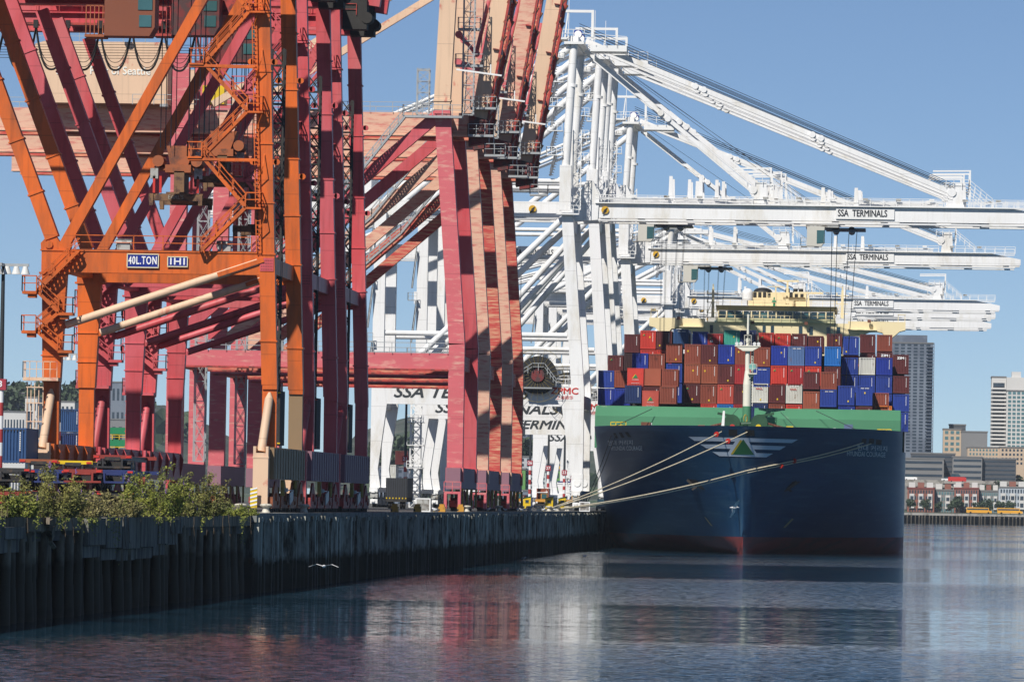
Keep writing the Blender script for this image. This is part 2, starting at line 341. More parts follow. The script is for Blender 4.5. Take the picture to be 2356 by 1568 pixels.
# ------------------------------------------------------------------ far shore: land, hill, city
SHORE = 2740.0
LAND = paint('shore_land', (0.10, 0.11, 0.09), (0.06, 0.10, 0.05), 0.5, 0.01, rough=0.95, vary=0.3)
m = MB(); m.add([(-9000, SHORE, 5), (9000, SHORE, 5), (9000, 3050, 9), (-9000, 3050, 9), (-9000, 15000, 14), (9000, 15000, 14), (9000, SHORE, -3), (-9000, SHORE, -3)], [(0, 1, 2, 3), (3, 2, 5, 4), (7, 6, 1, 0)])
struct(m.build('city_ground', LAND))
def hill(name, x0, x1, Y, prof, depth=700, mat=None):
    """wooded rise: a profile of heights from x0 to x1, rising away from the water"""
    mm = MB(); nx = 60; ny = 8; vs = []
    for j in range(ny+1):
        t = j/ny
        for i in range(nx+1):
            u = i/nx; k = u*(len(prof)-1); a = int(min(k, len(prof)-2)); h = prof[a]+(prof[a+1]-prof[a])*(k-a)
            vs.append((x0+(x1-x0)*u, Y+depth*t, 6+(h-6)*math.sin(t*math.pi/2)+random.uniform(-1, 1)*1.2*t))
    fs = [(j*(nx+1)+i, j*(nx+1)+i+1, (j+1)*(nx+1)+i+1, (j+1)*(nx+1)+i) for j in range(ny) for i in range(nx)]
    mm.add(vs, fs); return struct(mm.build(name, mat, smooth=True))
HILLM = paint('wooded_hill', (0.05, 0.068, 0.05), (0.10, 0.105, 0.085), 0.4, 0.03, rough=0.95, vary=0.4)
hill('hill', -1050, -380, 3300, [60, 66, 60, 64, 70, 66, 60, 66, 70, 42, 16], 700, HILLM)
hill('hill', -380, 260, 3700, [60, 78, 90, 92, 80, 60, 50, 46, 30, 20, 15], 500, HILLM)
def woods(x0, x1, Y, depth, h0, h1, n):
    mm = MB()
    for i in range(n):
        t = random.random(); x = random.uniform(x0, x1); c = V(x, Y+depth*t, h0+(h1-h0)*t+random.uniform(-6, 8)); u = V(random.gauss(0, 1), random.gauss(0, .5), random.gauss(0, 1)).normalized(); w = u.orthogonal(); z = random.uniform(4, 9)
        mm.add([c-u*z, c+w*z*.6, c+u*z, c-w*z*.6], [(0, 1, 2, 3)])
    return mm
# leaf-clump trees
def leafmat(name, c1, c2):
    m = bpy.data.materials.new(name); m.use_nodes = True; nt = m.node_tree; bs = nt.nodes['Principled BSDF']
    oi = nt.nodes.new('ShaderNodeNewGeometry'); n = nt.nodes.new('ShaderNodeTexNoise'); n.inputs['Scale'].default_value = 0.9; n.inputs['Detail'].default_value = 6
    nt.links.new(oi.outputs['Position'], n.inputs['Vector']); mr = nt.nodes.new('ShaderNodeMapRange'); mr.inputs[1].default_value = .35; mr.inputs[2].default_value = .65
    nt.links.new(n.outputs[0], mr.inputs[0]); mx = nt.nodes.new('ShaderNodeMix'); mx.data_type = 'RGBA'; mx.inputs[6].default_value = (*c1, 1); mx.inputs[7].default_value = (*c2, 1)
    nt.links.new(mr.outputs[0], mx.inputs[0]); nt.links.new(mx.outputs[2], bs.inputs['Base Color']); bs.inputs['Roughness'].default_value = 0.7
    return m
LEAFD = leafmat('tree_leaves', (0.032, 0.055, 0.028), (0.055, 0.085, 0.04))
BARK = paint('bark', (0.09, 0.065, 0.045), rough=0.9, vary=0.3, scale=3)
def leaf_cloud(n, centre, rad, size, mb, flat=1.0):
    for i in range(n):
        while True:
            p = V(random.uniform(-1, 1), random.uniform(-1, 1), random.uniform(-1, 1))
            if p.length <= 1: break
        p = p*(.55+.45*p.length)
        c = V(centre[0]+p.x*rad[0], centre[1]+p.y*rad[1], centre[2]+p.z*rad[2])
        u = V(random.gauss(0, 1), random.gauss(0, 1), random.gauss(0, 1)).normalized(); w = u.orthogonal().normalized()
        w = (w*math.cos(i)+u.cross(w)*math.sin(i)); s = size*random.uniform(.6, 1.3)
        mb.add([c-u*s*.5, c+w*s*.28, c+u*s*.5, c-w*s*.28], [(0, 1, 2, 3)])
def far_tree(loc, h, w, label):
    t = thing('tree', label, 'tree', loc, 'trees on the far shore'); m = MB()
    m.tube((0, 0, 0), (0, 0, h*.5), h*.03, h*.018, n=6); m.tube((0, 0, h*.35), (w*.2, 0, h*.6), h*.015, h*.008, n=5); m.tube((0, 0, h*.38), (-w*.2, 0, h*.65), h*.015, h*.008, n=5)
    m.build('trunk', BARK, t); m = MB()
    for k in range(9):
        a = random.uniform(0, 6.28); rr = random.uniform(.1, .36)*w
        leaf_cloud(60, (math.cos(a)*rr, math.sin(a)*rr, h*random.uniform(.38, .86)), (w*.24, w*.24, h*.17), h*.13, m)
    m.build('crown', LEAFD, t); return t
stuff(tag(woods(-760, -470, 3300, 500, 14, 56, 1700).build('woodland', LEAFD), 'wooded hillside far behind the cranes', 'woodland'))
stuff(tag(woods(-380, 20, 3700, 400, 15, 40, 1400).build('woodland', LEAFD), 'wooded hill behind the far city towers', 'woodland'))
WALLG = paint('grey_facade', (0.20, 0.20, 0.20), rough=0.8, vary=0.08, scale=.1)
WALLD = paint('dark_facade', (0.07, 0.075, 0.085), rough=0.6, vary=0.1, scale=.1)
WALLB = paint('beige_facade', (0.52, 0.40, 0.29), rough=0.8, vary=0.06, scale=.1)
WALLW = paint('white_facade', (0.60, 0.59, 0.57), rough=0.8, vary=0.05, scale=.1)
WALLT = paint('tan_tower_facade', (0.50, 0.46, 0.40), rough=0.8, vary=0.06, scale=.1)
BRICK = paint('brick_red_facade', (0.26, 0.10, 0.07), rough=0.8, vary=0.1, scale=.3)
WALLC = paint('steel_blue_facade', (0.17, 0.20, 0.25), (0.11, 0.13, 0.17), .4, .06, rough=0.5, vary=0.1)
WALLY = paint('yellow_facade', (0.58, 0.34, 0.06), rough=0.8, vary=0.05)
WALLV = paint('green_facade', (0.13, 0.30, 0.08), rough=0.8, vary=0.05)
WALLM = paint('crimson_facade', (0.30, 0.05, 0.07), rough=0.8, vary=0.05)
WINB = glass('city_window_dark', (0.04, 0.055, 0.075), 0.15); WINT = glass('city_window_teal', (0.10, 0.20, 0.22), 0.12)
ROOFR = paint('red_roofing', (0.20, 0.05, 0.04), rough=0.8)
ROOFG = paint('grey_roofing', (0.17, 0.17, 0.17), rough=0.9)
_win = {}
def window(parent, x, y, z, w, h, mat, name='window'):
    k = (round(w, 2), round(h, 2))
    if k not in _win:
        mb = MB(); mb.bx(-w/2, w/2, -.12, .1, 0, h); me = mb.build(name, mat, parent, loc=(x, y, z)).data; _win[k] = me
        return
    link(name, _win[k], parent, (x, y, z), mat)
def building(name, label, x0, x1, ytop, Y, mat, depth=25, cols=0, rows=0, ww=.6, wh=.55, wmat=None, ybase=None, group='buildings across the harbour', bands=False, roof=None, base=4.0, margin=.04):
    """a block whose front stands at distance Y, between the directions x0 and x1, up to the direction ytop"""
    p = at(x0, ytop, Y); q = at(x1, ytop, Y); top = (p.z+q.z)/2; W = q.x-p.x
    b = thing(name, label, 'building', ((p.x+q.x)/2, Y, base), group); H = top-base
    m = MB(); m.bx(-W/2, W/2, 0, depth, 0, H); m.build('wall', mat, b)
    m = MB(); m.bx(-W/2-.25, W/2+.25, -.25, depth+.25, H, H+.7); m.build('roof', roof or ROOFG, b)
    z_lo = 0 if ybase is None else at((x0+x1)/2, ybase, Y).z-base
    if cols:
        cw = W*(1-2*margin)/cols; rh = (H-z_lo)/rows
        for j in range(rows):
            for i in range(cols):
                if bands and i: continue
                if bands: window(b, 0, 0, z_lo+rh*(j+.3), W*.94, rh*wh, wmat or WINB, 'window_band')
                else: window(b, -W/2+W*margin+cw*(i+.5), 0, z_lo+rh*(j+.25), cw*ww, rh*wh, wmat or WINB)
    return b, W, H
# right-hand city
b, W, H = building('apartment_tower', 'tall steel-blue tower with open balcony frame behind the ship', 2052, 2147, 790, 2950, WALLC, 26, 6, 34, .62, .55, ybase=1040)
m = MB()
for j in range(35): m.bx(W/2-3.2, W/2+.6, -1.6, 0, H*.28+H*.72*j/35, H*.28+H*.72*j/35+.35)
m.bx(W/2+.3, W/2+.7, -1.7, -1.2, 0, H+.5); m.build('balcony_frame', WALLC, b)
m = MB(); m.bx(-W/2, W/2-3, 4, 20, H+.7, H+4.5); m.build('penthouse', WALLC, b)
b, W, H = building('condominium_tower', 'white condominium tower with stacked balconies at the photo edge', 2282, 2315, 868, 3000, WALLW, 24)
for j in range(19):
    z = 30+(H-34)*j/19
    window(b, 0, 0, z+.6, W*.8, 2.6, WINB, 'window_band')
    m = MB(); m.bx(-W/2-.4, W/2+.2, -2, 0, z-.2, z+.75); m.build('balcony', WALLW, b)
b, W, H = building('condominium_tower', 'pale glass-fronted tower with stepped terraces, half cut by the photo edge', 2316, 2372, 900, 2990, WALLW, 24, 5, 17, .7, .62, WINT, ybase=1060)
m = MB(); m.bx(-W/2, W/2, 8, 24, H+.7, H+7.5); m.bx(-W*.28, W*.1, 10, 20, H+7.5, H+10.5); m.build('penthouse', WALLW, b)
building('office_block', 'concrete office block with glass stair beside the brown blank wall', 2170, 2212, 988, 2960, WALLB, 20, 3, 4, wmat=WINT, ybase=1040)
building('office_block', 'blank brown-grey office block with rooftop plant room', 2212, 2272, 994, 2950, WALLG, 20)
building('plant_room', 'dark grey rooftop box above the glass stair block', 2184, 2222, 978, 2975, WALLD, 14)
building('office_block', 'grey terraced office block with ribbon windows beside the hull', 2040, 2172, 1055, 2880, WALLG, 30, 1, 4, wh=.38, bands=True, ybase=1115)
building('office_block', 'wide dark glass office block stepping behind the ribbon-window block', 2096, 2198, 1044, 2900, WALLD, 30, 1, 6, wh=.3, bands=True, ybase=1110)
building('office_block', 'grey square office block with three ribbon window rows', 2192, 2260, 1052, 2860, WALLG, 30, 1, 4, wh=.4, bands=True, ybase=1105)
building('office_block', 'low dark glass office block right of the ribbon-window square', 2259, 2338, 1056, 2864, WALLD, 30, 1, 5, wh=.3, bands=True, ybase=1105)
building('apartment_block', 'peach apartment block with white-framed windows above the dark office', 2226, 2300, 1030, 2930, WALLB, 20, 9, 3, .5, .5, WINT, ybase=1058)
building('apartment_block', 'peach apartment block reaching the photo edge', 2300, 2366, 1030, 2925, WALLB, 20, 7, 4, .5, .5, ybase=1070)
for k, (x0, x1, yt, mat, lab) in enumerate(((2088, 2150, 1124, BRICK, 'brick and cream waterfront townhouse block nearest the hull'), (2150, 2212, 1128, WALLG, 'grey waterfront townhouse block between the two brick ones'), (2196, 2252, 1124, BRICK, 'brick and cream waterfront townhouse block behind the first school bus'), (2252, 2298, 1130, WALLG, 'taupe waterfront townhouse block beside the pale blue one'), (2298, 2362, 1122, paint('pale_blue_facade', (0.42, 0.47, 0.52), rough=.8), 'pale blue waterfront apartment block at the photo edge'))):
    b, W, H = building('townhouse_block', lab, x0, x1, yt, 2775+8*(k % 2), mat, 16, 9, 4, .5, .55, WINT if k % 2 else WINB, roof=ROOFR if mat is BRICK else ROOFG, base=5)
    for i in range(3):
        m = MB(); xx = -W/2+W*(i+.5)/3; m.bx(xx-W*.09, xx+W*.09, -.9, 0, H*.2, H*.8); m.build('bay', WALLW, b)
        for j in range(2): window(b, xx, -.9, H*(.28+.27*j), W*.12, H*.15, WINB)
        m = MB(); m.bx(xx-W*.12, xx+W*.12, 2, 10, H+.7, H+3.2); m.build('roof_dormer', WALLW if i != 1 else BRICK, b)
hw = thing('viaduct', 'grey elevated roadway behind the waterfront townhouses', 'viaduct', (0, 2840, 0))
p, q = at(2060, 1102, 2840), at(2380, 1106, 2840); m = MB(); m.bx(p.x, q.x, 0, 12, p.z-1.6, p.z); m.build('deck', CONC, hw)
p2, q2 = at(2060, 1112, 2830), at(2380, 1124, 2830); m = MB(); m.beam((p2.x, -10, p2.z), (q2.x, -10, q2.z), 2.0, 10); m.build('ramp', CONC, hw)
for i in range(16):
    m = MB(); xx = p.x+(q.x-p.x)*(i+.5)/16; m.bx(xx-.7, xx+.7, 3, 5, 4, p.z-1.7); m.build('column', CONC, hw)
def car(loc, rz, mat, label, cat='car', s=(1.8, 4.4, 1.45), group=None):
    c = thing('car', label, cat, loc, group); c.rotation_euler.z = rz; w, l, h = s; m = MB()
    m.prism([(-l/2, .35), (l/2, .35), (l/2, h*.55), (l*.38, h*.62), (-l*.4, h*.62), (-l/2, h*.58)], -w/2, w/2); m.build('body', mat, c)
    m = MB(); m.prism([(-l*.38, h*.62), (l*.22, h*.62), (l*.08, h), (-l*.28, h)], -w*.44, w*.44); m.build('cabin', GLASS, c)
    for sx in (-1, 1):
        for sy in (-1, 1):
            m = MB(); m.tube((sx*l*.31, sy*w*.5-.1, .33), (sx*l*.31, sy*w*.5+.1, .33), .33, n=12); m.build('wheel', BLACK, c)
    return c
car(at(2095, 1102, 2834)+V(0, 0, -.4), 0, WHITE2, 'white van on the viaduct beside the hull', 'van', (2.2, 6.5, 2.6))
car(at(2182, 1106, 2824), 0, WHITE2, 'white car on the viaduct ramp', s=(2, 7, 2))
car(at(2202, 1108, 2824), 0, LETR, 'red and white lorry cab on the viaduct ramp', 'lorry', (2.5, 9, 4))
def bus(x, label):
    p = at(x, 1186, 2752); c = thing('school_bus', label, 'bus', (p.x, 2752, 5.1)); m = MB()
    m.prism([(-6, .5), (6.2, .5), (6.2, 1.5), (4.9, 1.7), (4.7, 3.0), (-6, 3.1)], -1.2, 1.2); m.build('body', paint('school_bus_yellow', (0.75, 0.36, 0.02), rough=.5), c)
    m = MB(); m.bx(-5.7, 4.5, -1.24, -1.19, 1.9, 2.6); m.build('window_band', GLASS, c)
    for xx in (-4, 4.6):
        m = MB(); m.tube((xx, -1.2, .5), (xx, 1.2, .5), .5, n=12); m.build('wheel', BLACK, c)
bus(2252, 'yellow school bus on the far pier nearest the brick townhouses'); bus(2323, 'yellow school bus on the far pier near the photo edge')
pier = thing('pier', 'far dark timber pier below the waterfront townhouses', 'pier', (0, 2728, 0))
p, q = at(2040, 1180, 2728), at(2420, 1184, 2728); m = MB(); m.bx(p.x, q.x, 0, 14, 4.0, 5.0); m.build('deck', CONC, pier)
m = MB(); m.bx(p.x, q.x, 9, 10, -1, 4); m.build('bulkhead', DARK, pier)
for i in range(44):
    m = MB(); xx = p.x+(q.x-p.x)*(i+random.uniform(.2, .8))/44; m.tube((xx, .5, -1), (xx, .5, 4), .32, n=6); m.build('pile', TIMB2, pier)
for x, Y, h, w in ((2150, 2985, 22, 16), (2276, 2925, 20, 14), (2282, 2820, 17, 12), (2346, 2900, 20, 16), (2205, 2770, 9, 8), (2268, 2770, 8, 8)):
    p = at(x, 1100, Y); far_tree((p.x, Y, 5), h, w, {2150: 'green tree at the foot of the steel-blue tower', 2276: 'dark tree beside the white condominium tower', 2282: 'dark tree in front of the viaduct', 2346: 'tree at the photo edge behind the viaduct', 2205: 'small tree between the brick townhouses', 2268: 'small tree beside the school bus'}[x])
for i in range(9):
    p = at(2098+i*29+random.uniform(-8, 8), 1100, 2764); far_tree((p.x, 2764, 5), random.uniform(5, 8), random.uniform(4, 7), ('first', 'second', 'third', 'fourth', 'fifth', 'sixth', 'seventh', 'eighth', 'ninth')[i]+' small street tree from the hull along the waterfront townhouses')
# city seen through the white crane portals
building('apartment_tower', 'tan apartment tower with white window rows seen through the portal', 1240, 1318, 955, 2500, WALLT, 25, 6, 20, .6, .55, WINT, ybase=1085)
building('apartment_tower', 'dark blue glass tower left of the tan tower', 1185, 1240, 940, 2560, WALLC, 25, 4, 22, .7, .5, ybase=1100)
building('apartment_block', 'pale grey apartment block below the dark glass tower', 1180, 1276, 1052, 2420, paint('pale_grey_facade', (0.46, 0.48, 0.50), rough=.8), 16, 7, 5, .45, .5, ybase=1110)
building('apartment_block', 'mustard yellow apartment block', 1283, 1303, 1050, 2400, WALLY, 16, 2, 5, .4, .4, ybase=1110)
building('apartment_block', 'crimson apartment block beside the yellow one', 1303, 1336, 1054, 2404, WALLM, 16, 3, 5, .5, .5, ybase=1110)
building('apartment_block', 'white apartment block with green end bays behind the light poles', 1188, 1300, 1086, 2360, paint('white_green_facade', (0.50, 0.53, 0.55), rough=.8), 16, 8, 4, .42, .5, ybase=1125)
building('apartment_bay', 'green stair bay on the white apartment block', 1196, 1209, 1080, 2355, WALLV, 6)
building('apartment_bay', 'bright green corner bay beside the yellow block', 1262, 1290, 1082, 2356, WALLV, 6, 2, 4, .5, .5)
building('warehouse', 'low blue-grey warehouse behind the light poles', 1150, 1330, 1130, 2300, WALLC, 30, 6, 1, .8, .5)
building('apartment_block', 'dark hillside apartment block seen through the near portal', 868, 945, 1075, 2600, WALLC, 25, 5, 6, .5, .4)
building('house', 'pale gabled house on the hillside', 888, 912, 1050, 3200, WALLG, 20, 2, 2)
# city on the left beyond the yard
for x0, x1, yt, Y, mat, c, r, lab in ((0, 60, 948, 2700, WALLW, 8, 3, 'low white hall beyond the yard at the photo edge'), (58, 86, 915, 2900, WALLW, 3, 6, 'white apartment block on the left hillside'), (18, 56, 905, 3000, WALLD, 4, 3, 'dark house row on the left hillside'), (128, 172, 925, 2800, WALLW, 4, 6, 'white apartment block between the orange crane legs'), (160, 290, 965, 2750, WALLG, 8, 3, 'grey waterfront hall behind the crane legs'), (255, 300, 880, 3000, WALLC, 4, 5, 'blue-grey hillside block behind the red crane'), (85, 140, 960, 2650, WALLC, 6, 3, 'long blue-grey shed beyond the yard')):
    building('building', lab, x0, x1, yt, Y, mat, 20, c, r, .5, .5)
for i, (x, Y) in enumerate(((20, 3050), (42, 3000), (62, 3100), (98, 3050), (118, 2950), (140, 3020), (182, 3000), (300, 3050), (900, 2900), (925, 2950), (945, 2900), (1195, 2450))):
    p = at(x, 900, Y); names = ('leftmost tree on the hillside', 'second tree on the left hillside', 'third tree on the left hillside', 'tree on the hillside beside the stair tower', 'tree on the hillside just right of the orange leg', 'tall tree between the orange crane legs', 'tree behind the second orange leg', 'tree behind the red crane legs', 'tree on the hillside within the near portal', 'middle tree within the near portal', 'tree beside the lattice mast in the portal', 'tree below the dark glass tower')
    far_tree((p.x, Y, p.z-28 if x < 400 else p.z-60), 34 if x < 400 else 40, 26, names[i])
# ------------------------------------------------------------------ cranes: shared pieces
def bogies(root, x, y0, y1, mat, n=4, name='bogie', z1=2.4, dark=None):
    """wheel sets under a sill: equaliser, side plates, wheels, buffers"""
    L = (y1-y0)/n
    for i in range(n):
        m = MB(); c = y0+L*(i+.5); h = L*.42
        for s in (-.34, .34):
            m.add([(x+s-.06, c-h, .35), (x+s-.06, c+h, .35), (x+s-.06, c+h*.9, .95), (x+s-.06, c+.3, z1), (x+s-.06, c-.3, z1), (x+s-.06, c-h*.9, .95),
                   (x+s+.06, c-h, .35), (x+s+.06, c+h, .35), (x+s+.06, c+h*.9, .95), (x+s+.06, c+.3, z1), (x+s+.06, c-.3, z1), (x+s+.06, c-h*.9, .95)],
                  [(0, 1, 2, 3, 4, 5), (11, 10, 9, 8, 7, 6)]+[(k, 6+k, 6+(k+1) % 6, (k+1) % 6) for k in range(6)])
        m.bx(x-.55, x+.55, c-.35, c+.35, .9, 1.5); m.bx(x-.45, x+.45, c-h-.1, c-h+.25, .5, 1.2); m.bx(x-.5, x+.5, c+h*.4, c+h*.75, .6, 1.25)
        o = m.build(name, mat, root)
        w = MB()
        for k in (-.75, -.25, .25, .75): w.tube((x-.3, c+k*h, .38), (x+.3, c+k*h, .38), .36, n=12)
        w.build('wheels', dark or DARK, o)
def lattice(mb, x, y, z0, z1, w=1.2, t=.09, step=1.6, d=None):
    d = d or w
    for sx in (-1, 1):
        for sy in (-1, 1): mb.beam((x+sx*w/2, y+sy*d/2, z0), (x+sx*w/2, y+sy*d/2, z1), t*1.4)
    z = z0; k = 0
    while z < z1-.1:
        z2 = min(z+step, z1)
        for sy in (-1, 1):
            mb.beam((x-w/2, y+sy*d/2, z), (x+w/2, y+sy*d/2, z), t); mb.beam((x-w/2, y+sy*d/2, z), (x+w/2, y+sy*d/2, z2), t*.7); mb.beam((x+w/2, y+sy*d/2, z), (x-w/2, y+sy*d/2, z2), t*.7)
        for sx in (-1, 1): mb.beam((x+sx*w/2, y-d/2, z), (x+sx*w/2, y+d/2, z), t)
        z = z2
def festoon(root, xs, y, z, drop, mat):
    m = MB()
    for x0, x1 in zip(xs, xs[1:]):
        for k, r in ((1.0, .10), (.82, .03), (.93, .035)):
            pts = []
            for i in range(15):
                u = i/14; pts.append(V(x0+(x1-x0)*u, y+(k-.9), z-drop*k*(1-abs(2*u-1)**2.6)))
            m.path(pts, r, 5)
        m.bx(x0-.2, x0+.2, y-.2, y+.2, z-.1, z+.6)
    return m.build('festoon_cables', mat, root, True)
def rings(mb, f, zs, w, d):
    for z in zs:
        x, y = f(z); mb.bx(x-w/2, x+w/2, y-d/2, y+d/2, z-.06, z+.06)

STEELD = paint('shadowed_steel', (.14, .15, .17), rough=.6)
OLIVE = paint('olive_yellow', (0.30, 0.22, 0.03), (0.15, 0.11, 0.03), .4, 2)
# ------------------------------------------------------------------ old portal cranes (orange one and its two red sisters)
def old_crane(label, Y0, M, SB, mach, beige, sprd_dz, sign):
    r = thing('container_crane', label, 'crane', (RAILX, Y0, DECK), 'old portal cranes with short gauge'); D = 19.0
    wl = lambda z: -.25-.038*(z-10)
    for y, near in ((0, True), (D, False)):
        m = MB(); m.beam((wl(9.7), y, 9.7), (wl(46), y, 46), 1.18, 1.05); m.bx(-.75, .35, y-.5, y+.5, 9.35, 9.75)
        m.build('leg', M, r)
        m = MB(); rings(m, lambda z: (wl(z), y), (13, 19.6, 23.5, 28, 33.5, 38), 1.36, 1.2); each(m, 'flange', M, r)
        m = MB()
        for z in (26.6, 34.2):
            for s in (-1, 1):
                xx = wl(z)+s*.62; m.bx(min(xx, xx+s*.3), max(xx, xx+s*.3), y-.6, y-.45, z-.2, z+.2); m.tube((xx+s*.3, y-.6, z), (xx+s*.3, y-.45, z), .24, n=10)
        each(m, 'lifting_lug', M, r, 2)
        if near:      # bolted splice plate at portal level
            m = MB(); m.bx(wl(18.8)-.52, wl(18.8)+.52, y-.58, y-.5, 18.3, 19.3); o = m.build('splice_plate', RED1 if M is ORANGE else M, r)
            m = MB()
            for i in range(7):
                for j in range(4): m.bx(wl(18.8)-.42+i*.13, wl(18.8)-.37+i*.13, y-.6, y-.57, 18.42+j*.22, 18.48+j*.22)
            m.build('bolts', DARK, o)
        # lower leg: recessed plate, sloping tube, foot post
        for x, w, nm in ((-.2, .8, 'w'), (-16.9, .9, 'l')):
            yy = -1.0 if near else 1.0
            m = MB(); m.beam((x, y, 4.9), (x-.03, y, 9.8), w+.3, .7); m.build('lower_leg', SB if (M is ORANGE and x > -5 and not near) else M, r)
            m = MB(); m.tube((x-.42, y+yy*1.7, 4.6), (x-.02, y+yy*.6, 8.6), .33, n=14); m.tube((x-.02, y+yy*.6, 8.6), (x, y+yy*.45, 9.1), .33, .1, n=14); m.build('brace_tube', beige, r, True)
            m = MB(); m.bx(x-.95, x+.2, y+yy*1.9-.5, y+yy*1.9+.5, .5, 4.5); m.bx(x-.98, x+.23, y+yy*1.9-.53, y+yy*1.9+.53, 4.1, 4.25)
            m.bx(x-.95, x-.75, y+yy*1.9-.5, y+yy*1.9+.5, 4.5, 5.0); m.bx(x, x+.2, y+yy*1.9-.5, y+yy*1.9+.5, 4.5, 5.0); m.build('foot_post', beige, r)
    for x in (-.1, -16.9):
        m = MB(); m.bx(x-.55, x+.42, -1.2, D+2.6, 2.55, 4.95)
        o = m.build('sill_beam', SB if x > -5 else M, r)
        m = MB()
        for i in range(12 if x > -5 else 5):
            yy = -.6+i*1.9 if x > -5 else i*4.9
            if x > -5: m.bx(x+.42, x+.47, yy, yy+.1, 2.6, 4.9)
            else: m.prism([(x+.42, 2.7), (x+.62, 3.6), (x+.72, 4.4), (x+.42, 5.0)], yy, yy+.12)
        each(m, 'stiffener', SB if x > -5 else M, o)
        bogies(r, x, -2.4, D+3.4, mach, 4)
    for i in range(2):        # yellow buffers on the waterside, dimmed to olive for the shade there
        m = MB(); m.tube((.45, 4+i*9, 1.3), (.45, 4+i*9, 2.5), .17, n=10); m.build('buffer', OLIVE, r, True)
    # portal beams, landside legs
    for y in (0, D):
        m = MB(); m.bx(-17.85, wl(18.8)-.55, y-.48, y+.48, 18.0, 19.62); m.bx(-17.95, -.9, y-.56, y+.56, 19.62, 19.72); m.build('portal_beam', M, r)
        m = MB(); m.add([(-17.8, y-.5, 18.0), (-15.9, y-.5, 18.0), (-16.25, y-.5, 9.6), (-17.6, y-.5, 9.6), (-17.8, y+.5, 18.0), (-15.9, y+.5, 18.0), (-16.25, y+.5, 9.6), (-17.6, y+.5, 9.6)], [(3, 2, 1, 0), (4, 5, 6, 7), (0, 1, 5, 4), (1, 2, 6, 5), (2, 3, 7, 6), (3, 0, 4, 7)])
        m.bx(-18.0, -15.7, y-.62, y+.62, 17.85, 18.0); m.build('leg', M, r)
        m = MB(); m.bx(-17.75, -16.1, y-.58, y+.58, 13.9, 14.0); m.bx(-17.75, -16.15, y-.58, y+.58, 11.6, 11.7); each(m, 'flange', M, r)
        # V struts
        m = MB(); m.beam((-17.1, y, 20.6), (-25.4, y, 42), 1.05, 1.0); o = m.build('strut', M, r)
        m = MB()
        for z in (24, 28, 32.5, 37): t = (z-20.6)/21.4; c = V(-17.1-8.3*t, y, z); u = V(-8.3, 0, 21.4).normalized(); m.beam(c-u*.07, c+u*.07, 1.25, 1.15)
        each(m, 'flange', M, o)
        m = MB(); m.prism([(-17.9, 19.6), (-16.6, 19.6), (-16.5, 20.3), (-16.9, 20.9), (-17.5, 20.7), (-17.95, 20.2)], y-.4, y+.4); m.tube((-17.3, y-.55, 20.1), (-17.3, y+.55, 20.1), .3, n=12); m.build('pin_joint', M, o)
        m = MB(); m.beam((-16.2, y, 20.0), (-4.3, y, 42), .78, .85); m.build('strut', M, r)
        m = MB(); m.prism([(-16.9, 19.6), (-15.7, 19.6), (-15.5, 21.1), (-16.1, 20.9)], y-.42, y+.42); m.build('pin_joint', M, r)
        m = MB(); a, b = V(-15.9, y-.3, 14.0), V(-1.3, y-.3, 19.0); m.tube(a, b, .31, n=14); m.build('diagonal_tube', beige, r, True)
        m = MB(); m.beam(a+(a-b).normalized()*.9, a+(b-a).normalized()*.6, .5, .25); m.beam(b+(a-b).normalized()*3.2, b+(b-a).normalized()*.5, .34, .7); m.build('tube_end', M if beige is BEIGE else beige, r)
    for x, z in ((-17, 18.9), (-1, 18.9), (-1.9, 44.3), (-16.5, 43.5)):
        m = MB(); m.bx(x-.45, x+.45, .5, D-.5, z-.6, z+.6); m.build('cross_beam', M, r)
    # top girders, trolley house, cab, machinery house, boom hinge
    for y in (6, 13):
        m = MB(); m.bx(-34, -1.2, y-.6, y+.6, 42.1, 44.6); m.bx(-34, -1.2, y-.8, y+.8, 42.0, 42.12); m.bx(-34, -1.2, y-1.0, y-.6, 43.0, 43.1); m.build('main_girder', M, r)
        m = MB(); m.rail([(-34, y-1.0, 43.1), (0, y-1.0, 43.1)], 1.0, 2.0); m.build('girder_railing', mach, r)
        m = MB(); m.bx(-1.2, .9, y-.9, y+.9, 41.9, 44.6); m.tube((.9, y-1.0, 42.9), (.9, y+1.0, 42.9), .5, n=12); m.build('boom_hinge', DARK, r)
        m = MB(); m.beam((1.2, y, 44), (7.2, y, 84), 1.5, 1.1); m.build('raised_boom', M, r)
        m = MB(); m.beam((-1.9, y, 44.5), (-1.0, y, 64), 1.0, 1.0); m.beam((-1.0, y, 63.6), (-26, y, 44.6), .5, .5); m.build('mast', M, r)
    m = MB(); m.bx(-27, -13.5, 3.5, 15.5, 45.2, 50.5); m.build('machinery_house', M, r)
    m = MB(); m.bx(-11.5, -6.5, 5, 14, 40.6, 41.9); m.bx(-11, -7, 6, 13, 41.9, 42.1); m.build('trolley', mach, r)
    kx, kz = (-1.6, -2.4) if sign else (0, 0)
    c = MB(); c.prism([(-12.2+kx, 38.7+kz), (-8.7+kx, 38.7+kz), (-8.3+kx, 39.4+kz), (-8.3+kx, 42), (-12.2+kx, 42)], 2.4, 4.8); cab = c.build('operator_cab', paint('cab_brown', (.20, .055, .022), vary=.08) if M is ORANGE else DKRED, r)
    c = MB(); c.bx(-9.6+kx, -8.5+kx, 2.33, 2.42, 40.7+kz, 41.5+kz); c.bx(-9.5+kx, -8.55+kx, 2.33, 2.42, 39.4+kz, 40.3+kz); c.build('window', GLASSB, cab)
    c = MB(); c.rail([(-13.6+kx, 2.4, 38.8+kz), (-12.3+kx, 2.4, 38.8+kz)], 2.2, .35, .07); c.bx(-13.7+kx, -12.2+kx, 2.4, 4.8, 38.6+kz, 38.8+kz); c.build('platform', mach, cab)
